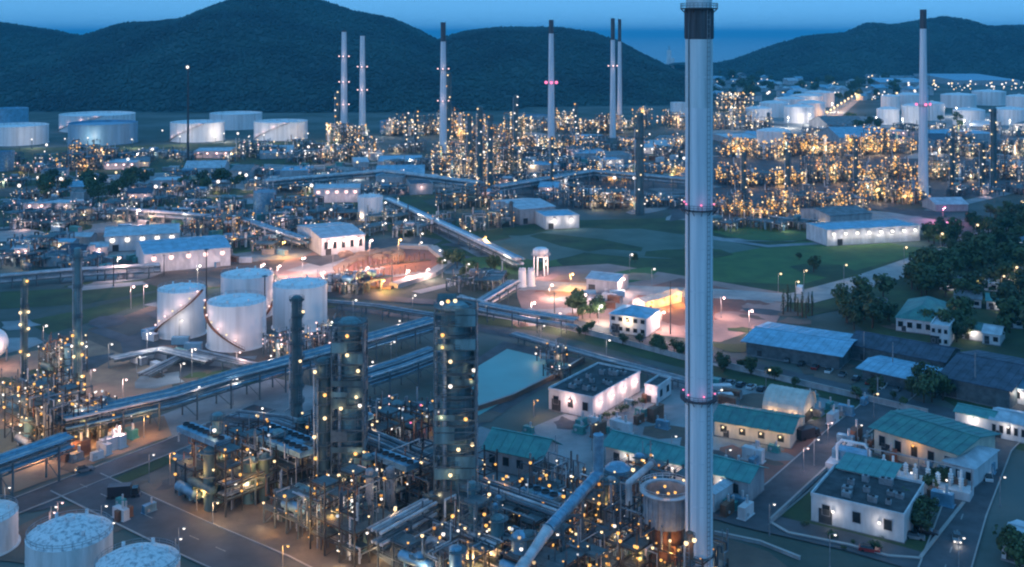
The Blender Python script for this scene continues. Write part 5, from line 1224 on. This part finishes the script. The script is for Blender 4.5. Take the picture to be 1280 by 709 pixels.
for x, y, hh, k, p, lb in ((419, 300, 14, 'pink', 9000, 'pink floodlight left of the red pit'), (465, 300, 13, 'pink', 12000, 'pink floodlight behind the red pit'), (501, 299, 12, 'amber', 12000, 'orange floodlight at the back right of the red pit'),
        (447, 343, 6, 'amber', 9000, 'low floodlight on the left bank of the red pit'), (511, 338, 5, 'pink', 8000, 'low floodlight on the floor of the red pit'), (381, 322, 8, 'pink', 9000, 'floodlight in the broken ground left of the red pit'),
        (174, 262, 10, 'pink', 12000, 'orange pink glare light on the left plain'), (356, 302, 8, 'amber', 9000, 'orange floodlight by the bright lawn'), (682, 322, 9, 'pink', 2500, 'pink floodlight by the water tower'),
        (716, 342, 7, 'amber', 11000, 'orange floodlight over the sand of the building site'), (690, 356, 6, 'pink', 7000, 'pink floodlight on the sand of the building site'), (795, 375, 6, 'pink', 5000, 'white pink floodlight by the bluish house'), (905, 372, 8, 'pink', 4000, 'pink floodlight right of the great stack on the red ground'),
        (830, 390, 7, 'pink', 6000, 'pink floodlight on the red ground left of the great stack'), (752, 382, 7, 'cool', 6000, 'white floodlight on the pale yard of the site'), (940, 388, 8, 'pink', 5000, 'added pink floodlight at the right end of the red ground'), (872, 404, 7, 'pink', 3500, 'added pink floodlight low beside the great stack'), (668, 378, 7, 'pink', 7000, 'added pink floodlight at the near left corner of the site'), (150, 322, 10, 'pink', 5000, 'pinkish floodlight on the left yard before the sheds'), (250, 332, 9, 'cool', 4500, 'white floodlight on the yard behind the white tanks'), (330, 330, 9, 'pink', 4500, 'pinkish floodlight at the right end of the left yard'),  # right end, stack side and site corner posts are added for wider pink light
        (460, 334, 5, 'pink', 9000, 'added second low floodlight on the floor of the red pit'), (536, 336, 5, 'pink', 7000, 'added low floodlight at the right end of the red pit'), (480, 350, 5, 'amber', 7000, 'added low orange floodlight at the front of the red pit'), (350, 332, 6, 'pink', 6000, 'added pink floodlight on the pale ground left of the pit'), (405, 340, 6, 'pink', 6000, 'added pink floodlight just left of the red pit'),  # this row of low posts is added to deepen the salmon light
        (732, 368, 6, 'pink', 5000, 'added pink floodlight in the middle of the building site'), (858, 360, 7, 'amber', 5000, 'added orange floodlight just left of the great stack'), (780, 348, 7, 'pink', 5000, 'added pink floodlight at the back of the building site'), (700, 392, 6, 'pink', 4500, 'added pink floodlight at the front of the building site'),  # added posts too, for more pink and orange light on the site
        (1181, 259, 9, 'red', 9000, 'magenta floodlight by the river road'), (607, 296, 8, 'amber', 9000, 'orange floodlight at the end of the pipeway')):
    lamp_post(x, y, hh, k, .55, lb, 'floodlights of the plain', p*1.2, 'floodlight')

# floodlights over the near ground
for x, y, hh, k, p, lb in ((218, 566, 8, 'amber', 2200, 'amber floodlight at the start of the sandy apron'), (252, 612, 5, 'amber', 1800, 'amber floodlight on the sandy apron, left part'), (272, 628, 5, 'warm', 2000, 'floodlight on the middle of the sandy apron'), (360, 682, 5, 'amber', 2200, 'floodlight at the lower end of the sandy apron'),
        (95, 545, 6, 'amber', 2200, 'amber floodlight under the left pipe rack corner'), (150, 532, 6, 'pink', 2600, 'pink floodlight under the long pipe rack'), (185, 520, 6, 'amber', 2600, 'amber floodlight under the long pipe rack, right one'),
        (158, 474, 7, 'pink', 3600, 'pink floodlight on the bare ground behind the long rack'), (118, 462, 7, 'pink', 2800, 'pink floodlight on the bare ground by the slender column'), (78, 628, 4, 'pink', 900, 'low orange light behind the mottled tank'),
        (68, 640, 4, 'pink', 800, 'lower orange light behind the mottled tank'), (1040, 528, 6, 'pink', 2200, 'pink light on the reddish yard'), (672, 500, 5, 'amber', 1500, 'amber light at the left end of the floodlit building'), (1010, 560, 6, 'pink', 1800, 'pink light on the reddish yard near its road'),
        (188, 416, 9, 'cool', 5200, 'added white floodlight left of the four white tanks'), (244, 436, 9, 'cool', 5200, 'added white floodlight between the front two white tanks'), (352, 430, 9, 'pink', 5200, 'added pinkish floodlight right of the nearest white tank'), (415, 402, 9, 'cool', 4800, 'added white floodlight right of the four white tanks'), (300, 440, 6, 'pink', 2600, 'pink light on the ground under the nearest white tank'), (350, 425, 6, 'pink', 2400, 'pink light on the ground between the white tanks')):  # floodlights round the white tanks are added to brighten their walls
    lamp_post(x, y, hh, k, .26, lb, 'floodlights of the near ground', p*.42, 'floodlight')

# ------------------------------------------------------------------ walls, fences, vehicles
def wall(pts, h, wd, label, m_='wall_grey', name='boundary_wall', group='boundary walls'):
    P = [G(x, y) for x, y in pts]; o = tag(empty(name, P[0]), label, 'wall', group)
    for a, b in zip(P, P[1:]):
        m = MB(); a2, b2 = a-P[0], b-P[0]; m.beam((a2.x, a2.y, h/2), (b2.x, b2.y, h/2), wd, h); m.build('wall_panel', M[m_], o)
        m = MB(); m.beam((a2.x, a2.y, h+.08), (b2.x, b2.y, h+.08), wd+.2, .16); m.build('coping', M['pale_concrete'], o)
wall([(963, 655), (1048, 575), (1062, 545)], 1.1, .35, 'pale wall along the left side of the walled lawn')
wall([(963, 655), (985, 668), (1060, 683), (1110, 697), (1150, 700), (1205, 630)], .4, .6, 'low kerbed wall curving round the front of the walled lawn')
wall([(580, 520), (640, 500), (700, 470), (730, 452)], 1.6, .5, 'dark parapet along the near bank of the pond', 'dirt')
wall([(893, 668), (950, 680), (1000, 700)], .6, .5, 'low wall in front of the great stack at the bottom edge')
wall([(640, 398), (740, 420), (860, 452)], 1.8, .3, 'long low wall along the footpath left of the great stack')
wall([(898, 458), (1000, 482), (1160, 520)], 1.8, .3, 'long low wall along the footpath right of the great stack')
CARS = {}
def car(px, py, rz, colour, label, truck=False, lights=False, group='vehicles'):
    P = G(px, py); o = empty('truck' if truck else 'car', P, rz, label, 'truck' if truck else 'car', group)
    k = (colour, truck)
    if k not in CARS:
        L_, W_ = (7.5, 2.4) if truck else (4.4, 1.8); b = MB()
        prof = [(-L_/2, .35), (L_/2, .35), (L_/2, .8), (L_/2-.2, .95), (L_*.2, 1.02), (-L_*.46, 1.02), (-L_/2, .85)]
        n = len(prof)
        for sgn in (0,):
            A_ = [(x, -W_/2, z) for x, z in prof]; B_ = [(x, W_/2, z) for x, z in prof]
            b.add(A_+B_, [tuple(range(n)), tuple(reversed(range(n, 2*n)))]+[(i, i+n, (i+1) % n+n, (i+1) % n) for i in range(n)])
        c = MB()
        if truck:
            b.box(-1.0, 0, 1.0, 5.2, 2.4, 2.1); c.add([(1.9, -1.1, 1), (3.5, -1.1, 1), (3.2, -1, 2.4), (1.9, -1, 2.4), (1.9, 1.1, 1), (3.5, 1.1, 1), (3.2, 1, 2.4), (1.9, 1, 2.4)], [(0, 1, 2, 3), (7, 6, 5, 4), (1, 5, 6, 2), (2, 6, 7, 3), (0, 3, 7, 4)])
        else:
            c.add([(-1.9, -.85, 1.02), (1.0, -.85, 1.02), (.3, -.68, 1.48), (-1.5, -.68, 1.48), (-1.9, .85, 1.02), (1.0, .85, 1.02), (.3, .68, 1.48), (-1.5, .68, 1.48)], [(0, 1, 2, 3), (7, 6, 5, 4), (1, 5, 6, 2), (2, 6, 7, 3), (0, 3, 7, 4)])
        w_ = MB(); w_.tube((0, -.12, 0), (0, .12, 0), .34 if not truck else .48, 12)
        CARS[k] = (b.mesh('body', M[colour]), c.mesh('cabin', M['glass']), w_.mesh('wheel', M['tyre']), L_, W_)
    b, c, w_, L_, W_ = CARS[k]; link('body', b, o); link('cabin', c, o); zr = .48 if truck else .34
    for sx in (-.31, .31):
        for sy in (-1, 1): link('wheel', w_, o, (sx*L_, sy*(W_/2-.1), zr))
    if lights:
        for sy in (-.6, .6): lamp('cool', .2, (L_/2+.05, sy, .7), o, 'headlight')
        light('cool', 120, (L_/2+1.2, 0, .8), o, .2)
rb = R(48)
car(155, 622, R(10), 'car_dark', 'dark truck parked at the grass strip of the near road', True)
car(105, 590, R(35), 'car_grey', 'grey car on the near left road')
car(1236, 600, R(70), 'car_white', 'white car with lights on the main road at the right', lights=True); car(1196, 676, R(-108), 'car_grey', 'grey car with lights low on the main road', lights=True)
car(1087, 690, R(-20), 'car_red', 'red car parked by the low kerbed wall')
for i, (x, y, c_) in enumerate(((1150, 660, 'car_dark'), (1160, 668, 'car_dark'), (1143, 674, 'car_grey'), (1100, 640, 'car_dark'))):
    car(x, y, R(-35+i*7), c_, ['dark car among the bushes beside the white laboratory', 'second dark car farther from the laboratory wall', 'grey car below the two dark ones', 'dark car against the front wall of the laboratory'][i])
for i in range(9):
    x, y = 985+i*17, 452+i*4.6; car(x, y, R(60), ['car_grey', 'car_white', 'car_red', 'car_dark'][i*7 % 4], f'{ORD[i]} car from the left in the row before the light blue roof', group='parked row before the light blue roof')
for i in range(6):
    x, y = 900+i*13, 478+i*2.6; car(x, y, R(55), ['car_dark', 'car_grey', 'car_dark', 'car_white'][i % 4], f'{ORD[i]} car from the left in the row right of the great stack', group='parked row right of the great stack')
for i, (x, y, c_, lb) in enumerate(((1010, 548, 'car_dark', 'dark truck beside the orange lit hangar mouth'), (1120, 545, 'car_grey', 'grey truck at the cream end of the warehouse'), (1000, 366, 'car_white', 'white truck on the pale road past the field'), (650, 568, 'car_red', 'red truck right of the teal hut'))):
    car(x, y, R(30+i*20), c_, lb, True)

cm = []
for col in ('tank_blue', 'wall_white', 'pipe_rust', 'roof_teal', 'steel_pale'):
    a = MB(); a.box(0, 0, .1, 6, 2.4, 2.5)
    for k in range(12): a.box(-2.75+k*.5, 0, .2, .12, 2.5, 2.3)
    d = MB()
    for s_ in (-.58, .58): d.box(3.03, s_, .2, .06, 1.1, 2.3)
    cm.append((a.mesh('body', M[col]), d.mesh('door', M['steel_pale'])))
rc = random.Random(8)
def containers(poly, n, label, group, sc=1.0):
    k = 0
    while k < n:
        x = rc.uniform(min(a for a, b in poly), max(a for a, b in poly)); y = rc.uniform(min(b for a, b in poly), max(b for a, b in poly))
        if not inpoly(x, y, poly): continue
        c = rc.choice(cm); o = empty('shipping_container', G(x, y), R(rc.choice([-38, 52, -30, 5])), label, 'container', group); o.scale = (sc, sc, sc); link('body', c[0], o); link('door', c[1], o); k += 1
def inpoly(x, y, P):
    c = False
    for (a, b), (d, e) in zip(P, P[1:]+P[:1]):
        if (b > y) != (e > y) and x < (d-a)*(y-b)/(e-b)+a: c = not c
    return c
containers([(100, 322), (330, 312), (360, 318), (225, 346), (100, 355)], 26, 'small container standing on the pale yard behind the white tanks', 'containers of the left yard')
containers([(120, 214), (480, 206), (520, 220), (300, 234), (120, 230)], 36, 'small container in the far yards of the left plain', 'containers of the far yards', 1.3)
containers([(60, 290), (150, 278), (250, 264), (330, 264), (380, 298), (300, 300)], 30, 'small container among the works left of the red pit', 'containers of the left works', 1.2)
containers([(700, 374), (760, 362), (800, 367), (790, 388), (700, 390)], 8, 'small container on the floodlit building site', 'containers of the site')
containers([(130, 440), (200, 415), (260, 432), (190, 470)], 9, 'small container in the dark tank yard', 'containers of the tank yard')
containers([(850, 500), (890, 480), (960, 485), (950, 500), (880, 520)], 7, 'small container on the yard right of the great stack', 'containers of the compound')
containers([(650, 190), (860, 190), (860, 206), (650, 204)], 20, 'small container among the far lit units', 'containers of the far units', 1.5)
# white tower on the shore between the hills
P = G(838, 86); s = mpp(86); o = empty('shore_tower', P, 0, 'small white tower by the sea where the middle hill ends', 'tower')
m = MB(); m.box(0, 0, 0, 22, 22, 34); m.build('tower_wall', M['white'], o); m = MB(); m.box(-4, 0, 34, 12, 14, 24); m.build('upper_storey', M['white'], o); m = MB(); m.tube((-4, 0, 58), (-4, 0, 72), 1.2, 6); m.build('mast', M['steel_pale'], o)

# ------------------------------------------------------------------ trees
def crown_mesh(seed, h, r, m_, n=420, conic=False):
    rg = random.Random(seed); m = MB(); lobes = []
    if conic:
        for k in range(9): z = h*(.2+.75*k/9); lobes.append((rg.uniform(-.1, .1)*r, rg.uniform(-.1, .1)*r, z, r*(1.05-.9*k/9)*.8))
    else:
        for k in range(11):
            a = rg.uniform(0, 6.28); q = rg.uniform(.2, .72)*r; lobes.append((q*math.cos(a), q*math.sin(a), h*rg.uniform(.42, .85), r*rg.uniform(.3, .5)))
        lobes.append((0, 0, h*.72, r*.55))
    for i in range(n):
        x, y, z, lr = rg.choice(lobes); v = Vector((rg.gauss(0, 1), rg.gauss(0, 1), rg.gauss(.25, 1))).normalized(); p = Vector((x, y, z))+v*lr*rg.uniform(.7, 1.12)
        s_ = rg.uniform(.35, .8)*r*.22; t1 = v.cross(Vector((rg.uniform(-1, 1), rg.uniform(-1, 1), rg.uniform(-1, 1)))).normalized(); t2 = (v*rg.uniform(.1, .5)+v.cross(t1)).normalized()
        m.add([p-t1*s_, p+t2*s_*.8, p+t1*s_, p-t2*s_*.8], [(0, 1, 2, 3)])
    return m.mesh('crown', M[m_])
def trunk_mesh(seed, h, r):
    rg = random.Random(seed); m = MB(); m.tube((0, 0, 0), (0, 0, h*.5), h*.035, 7, h*.022)
    for k in range(5):
        a = k*1.3+rg.uniform(-.3, .3); m.tube((0, 0, h*(.28+.05*k)), (r*.5*math.cos(a), r*.5*math.sin(a), h*(.55+.05*k)), h*.016, 5, h*.006)
    return m.mesh('trunk', M['bark'])
TREES = []
for i in range(6):
    h = (8, 10, 7, 9, 11, 8.5)[i]; r = (4, 4.6, 3.6, 5, 4.8, 4.2)[i]
    TREES.append((crown_mesh(i+50, h, r, 'leaf' if i % 2 else 'leaf_dark'), trunk_mesh(i, h, r)))
CYP = (crown_mesh(99, 9, 1.3, 'leaf_dark', 260, True), trunk_mesh(9, 9, .8)); BUSH = crown_mesh(77, 2.4, 2.0, 'leaf', 160)
rt = random.Random(12)
def tree(x, y, label, group, sc=1, kind=None, P=None):
    P = P or G(x, y); t = kind or rt.choice(TREES); o = empty('tree', P, rt.uniform(0, 6.28), label, 'tree', group); sc *= rt.uniform(.8, 1.25); o.scale = (sc, sc, sc*rt.uniform(.9, 1.15))
    link('trunk', t[1], o); link('crown', t[0], o); return o
def inpoly(x, y, P):
    c = False
    for (a, b), (d, e) in zip(P, P[1:]+P[:1]):
        if (b > y) != (e > y) and x < (d-a)*(y-b)/(e-b)+a: c = not c
    return c
def wood(poly, n, label, group, sc=1.0, avoid=()):
    x0, x1 = min(p[0] for p in poly), max(p[0] for p in poly); y0, y1 = min(p[1] for p in poly), max(p[1] for p in poly); k = 0
    while k < n:
        # even over the ground: more per row where rows are far
        t = rt.random(); py = HY+1/((1/(y0-HY))*(1-t)+(1/(y1-HY))*t); px = rt.uniform(x0, x1)
        if not inpoly(px, py, poly): continue
        if any(a < px < c and b < py < d for a, b, c, d in avoid): k += .02; continue
        tree(px, py, label, group, sc); k += 1
wood([(1180, 320), (1285, 268), (1340, 300), (1320, 400), (1280, 470), (1240, 425), (1185, 425), (1120, 365)], 112, 'dark leafy tree in the wood at the right edge', 'trees of the right wood', 1.15, avoid=((1112, 372, 1190, 412), (1200, 400, 1252, 425), (1256, 455, 1300, 492)))
wood([(1050, 385), (1120, 365), (1130, 400), (1180, 416), (1270, 425), (1180, 436), (1060, 412)], 24, 'dark leafy tree before the teal hip roofed house', 'trees round the teal house', .9, avoid=((1112, 378, 1192, 412),))
wood([(1140, 482), (1180, 500), (1190, 512), (1130, 505)], 7, 'tree between the dark roofed halls and the green warehouse', 'trees by the warehouse', .8)
wood([(1150, 300), (1280, 258), (1290, 275), (1180, 312)], 22, 'tree along the river road under the black tipped stack', 'trees on the river road', .9)
for i in range(9): tree(980+i*4.5+rt.uniform(-1, 1), 392+rt.uniform(-3, 6), 'narrow dark cypress in the hedge by the pale road', 'cypresses by the pale road', 1.0, CYP)
wood([(640, 392), (860, 440), (870, 452), (760, 428), (640, 402)], 20, 'small tree along the corridor left of the great stack', 'trees along the corridor', .42)
wood([(890, 452), (1170, 510), (1170, 522), (890, 466)], 16, 'small tree along the corridor right of the great stack', 'trees along the corridor on the right', .45)
wood([(690, 388), (752, 390), (755, 402), (700, 400)], 7, 'bushy tree at the front edge of the floodlit site', 'bushy trees of the site', .7)
wood([(1130, 645), (1165, 640), (1160, 672), (1140, 672)], 7, 'dark bushy tree beside the white laboratory', 'bushy trees by the laboratory', .5)
wood([(1262, 690), (1300, 680), (1300, 720), (1255, 716)], 4, 'leafy tree in the bottom right corner', 'trees in the bottom right corner', .7)
wood([(1155, 600), (1178, 590), (1190, 615), (1165, 625)], 4, 'small tree before the pale cyan pavilion', 'trees by the pavilion', .5)
wood([(20, 236), (330, 226), (340, 240), (60, 256)], 34, 'dark tree on the plain at the far left', 'trees of the left plain', 1.1)
wood([(1040, 158), (1100, 152), (1110, 166), (1050, 168)], 6, 'dark tree between the far tank groups', 'trees by the far tanks', 1.5)
wood([(1170, 152), (1200, 150), (1205, 164), (1175, 166)], 6, 'dark tree right of the black tipped stack among the tanks', 'trees among the far tanks', 1.3)
wood([(540, 320), (640, 345), (630, 356), (560, 350)], 8, 'dark tree between the red pit and the twin silos', 'trees by the red pit', .8)
wood([(740, 330), (980, 318), (1140, 312), (1120, 322), (990, 352), (870, 346)], 5, 'dark tree on the low ground beyond the site', 'trees of the far field', .6)
for i in range(60):
    x = rt.uniform(890, 1130); y = rt.uniform(96, 128); tree(x, y, 'dark tree between the houses of the far town', 'trees of the far town', 2.0)

rgh = random.Random(44)
for i, (x, y, rm, lb) in enumerate(((1232, 352, 'roof_pale', 'pale roofed house in the upper part of the right wood'), (1262, 340, 'roof_blue', 'blue roofed house near the top of the right wood'), (1210, 372, 'roof_grey', 'grey roofed house in the middle of the right wood'), (1250, 376, 'roof_teal', 'teal roofed house in the right wood by the edge'),
        (1274, 398, 'roof_pale', 'pale roofed house at the edge above the blue roofed one'), (1190, 352, 'roof_grey', 'grey roofed house at the left rim of the right wood'), (1240, 322, 'roof_pale', 'pale roofed house high at the top of the right wood'), (1268, 300, 'roof_blue', 'blue roofed house by the upper right road'), (1090, 380, 'roof_grey', 'grey roofed house left of the teal hip roofed one'))):
    w_ = 11/mpp(y); building('house', lb, (x-w_/2, y), (x+w_/2, y+3), (x-w_/2+4, y-7), 3.6, 'gable', 'wall_white', rm, rise=1.8, wf=3, lampsf=i % 2, lp=200, seed=i, group='houses in the right wood')
rb_ = random.Random(3)
for i in range(9):
    t = (i+.5)/9; x = 744+(818-744)*t; y = 526+(492-526)*t; o = empty('bush', G(x+3, y+3), rb_.uniform(0, 6), 'round bush against the floodlit long wall of the white building', 'bush', 'bushes along the floodlit wall'); k = rb_.uniform(.5, .95); o.scale = (k, k, k); link('crown', BUSH, o)
for i in range(10):
    x, y = rb_.uniform(985, 1140), rb_.uniform(650, 690); o = empty('bush', G(x, y), rb_.uniform(0, 6), 'low bush on the walled lawn', 'bush', 'bushes of the walled lawn'); k = rb_.uniform(.35, .8); o.scale = (k, k, k); link('crown', BUSH, o)
EQ = []
for i in range(5):
    a = MB(); a.box(0, 0, 0, 2.6+i*.5, 1.8, .3); a.box(0, 0, .3, 2.2+i*.5, 1.4, 1.2+.3*i); c = MB(); c.tube((.6, 0, 1.4+.3*i), (.6, 0, 2.6+.4*i), .25, 8); c.tube((-.6, -.9, .9), (-.6, .9, .9), .35, 8)
    EQ.append((a.mesh('housing', M[['steel_pale', 'roof_teal', 'lag_blue', 'wall_white', 'pipe_rust'][i]]), c.mesh('pipe', M['pipe_pale'])))
for poly, n, lab, gr in (([(1150, 575), (1185, 570), (1235, 590), (1195, 640), (1160, 630)], 16, 'small equipment unit in the yard behind the white laboratory', 'equipment behind the laboratory'), ([(900, 570), (985, 552), (1000, 560), (940, 610), (900, 600)], 9, 'small equipment unit on the reddish yard', 'equipment on the reddish yard'),
        ([(1055, 548), (1090, 545), (1180, 575), (1170, 600), (1060, 570)], 12, 'small equipment unit behind the narrow teal strip roof', 'equipment of the switchyard'), ([(640, 548), (700, 525), (850, 490), (850, 540), (760, 545)], 14, 'small equipment unit on the yard before the floodlit building', 'equipment before the floodlit building'),
        ([(1000, 488), (1085, 505), (1060, 535), (1030, 530)], 9, 'small equipment unit beside the vaulted hangar', 'equipment beside the hangar'), ([(900, 622), (950, 640), (900, 660)], 5, 'small equipment unit at the foot of the conveyor gallery', 'equipment by the conveyor gallery'),
        ([(60, 560), (200, 525), (200, 545), (80, 590)], 12, 'small equipment unit under the left pipe racks', 'equipment under the left racks'), ([(110, 640), (170, 625), (200, 640), (150, 660)], 4, 'small equipment unit beside the near left road', 'equipment by the near left road')):
    k = 0
    while k < n:
        x = rb_.uniform(min(a for a, b in poly), max(a for a, b in poly)); y = rb_.uniform(min(b for a, b in poly), max(b for a, b in poly))
        if not inpoly(x, y, poly): continue
        e = rb_.choice(EQ); o = empty('equipment_skid', G(x, y), R(rb_.choice([-35, 52])), lab, 'equipment', gr); s_ = rb_.uniform(.8, 1.5); o.scale = (s_, s_, s_); link('housing', e[0], o); link('pipe', e[1], o); k += 1
# ------------------------------------------------------------------ the far town below the right hill
hm = MB(); hm.cur = 0; hm.box(0, 0, 0, 14, 10, 6); hm.cur = 1
hm.add([(-8, -6, 5.8), (8, -6, 5.8), (8, 0, 9), (-8, 0, 9), (8, 6, 5.8), (-8, 6, 5.8)], [(0, 1, 2, 3), (3, 2, 4, 5), (1, 4, 2), (0, 3, 5), (0, 5, 4, 1)])
HM = [hm.mesh('town_house', [M['wall_white'], M[k]]) for k in ('roof_grey', 'roof_blue', 'roof_pale')]
for i in range(90):
    x, y = rt.uniform(890, 1160), rt.uniform(92, 128); o = link('town_house', rt.choice(HM), None, G(x, y), rt.uniform(0, 3)); q = rt.uniform(1, 2); o.scale = (q, q, q)
    tag(o, 'small pale house of the far town below the right hill', 'house', 'houses of the far town')
tm = {}
for k in ('warm', 'cool'):
    m = MB(); m.cur = 0; m.tube((0, 0, 0), (0, 0, 9), .3, 5); m.cur = 1; m.ball((0, 0, 10), 1.5, 6, 5); tm[k] = m.mesh('street_lamp', [M['steel'], M[k]])
for i in range(130):
    x, y = rt.uniform(880, 1285), rt.uniform(92, 130)
    if x > 1160: y = rt.uniform(108, 118)
    q = rt.choice([.6, .8, 1, 1.3]); o = link('street_lamp', tm[rt.choice(['warm', 'cool', 'cool'])], None, G(x, y)); o.scale = (q, q, q)
    tag(o, 'tiny street lamp of the far town below the right hill', 'street lamp', 'street lamps of the far town')
for i in range(9):
    x, y = 1034+i*4.4, 150-i*3.1; o = link('street_lamp', tm['warm'], None, G(x, y)); light('amber', 9000, (0, -3, 8), o, .5); tag(o, f'{ORD[i]} street lamp up the bright road between the tank groups', 'street lamp', 'lamps of the bright road')
strip('bright_road', [(1028, 156), (1072, 120)], 22, 'pale_concrete', .09)
for i in range(60):
    x, y = rt.uniform(0, 860), rt.uniform(168, 250)
    q = rt.choice([.5, .6, .8]); o = link('street_lamp', tm[rt.choice(['warm', 'cool', 'cool'])], None, G(x, y)); o.scale = (q, q, q)
    tag(o, 'tiny yard lamp scattered over the far plain', 'street lamp', 'yard lamps of the far plain')

# ------------------------------------------------------------------ the evening air
HAZE = 0.00008
m = MB(); m.box(0, 33500, -2, 119000, 72900, 230); hzm = bpy.data.materials.new('haze'); hzm.use_nodes = True; t = hzm.node_tree
t.nodes.remove(t.nodes['Principled BSDF']); v = t.nodes.new('ShaderNodeVolumePrincipled'); v.inputs['Density'].default_value = HAZE; v.inputs['Color'].default_value = (.12, .72, 1, 1); v.inputs['Anisotropy'].default_value = 0
t.links.new(v.outputs[0], t.nodes['Material Output'].inputs['Volume'])
tag(m.build('haze', hzm), kind='stuff')
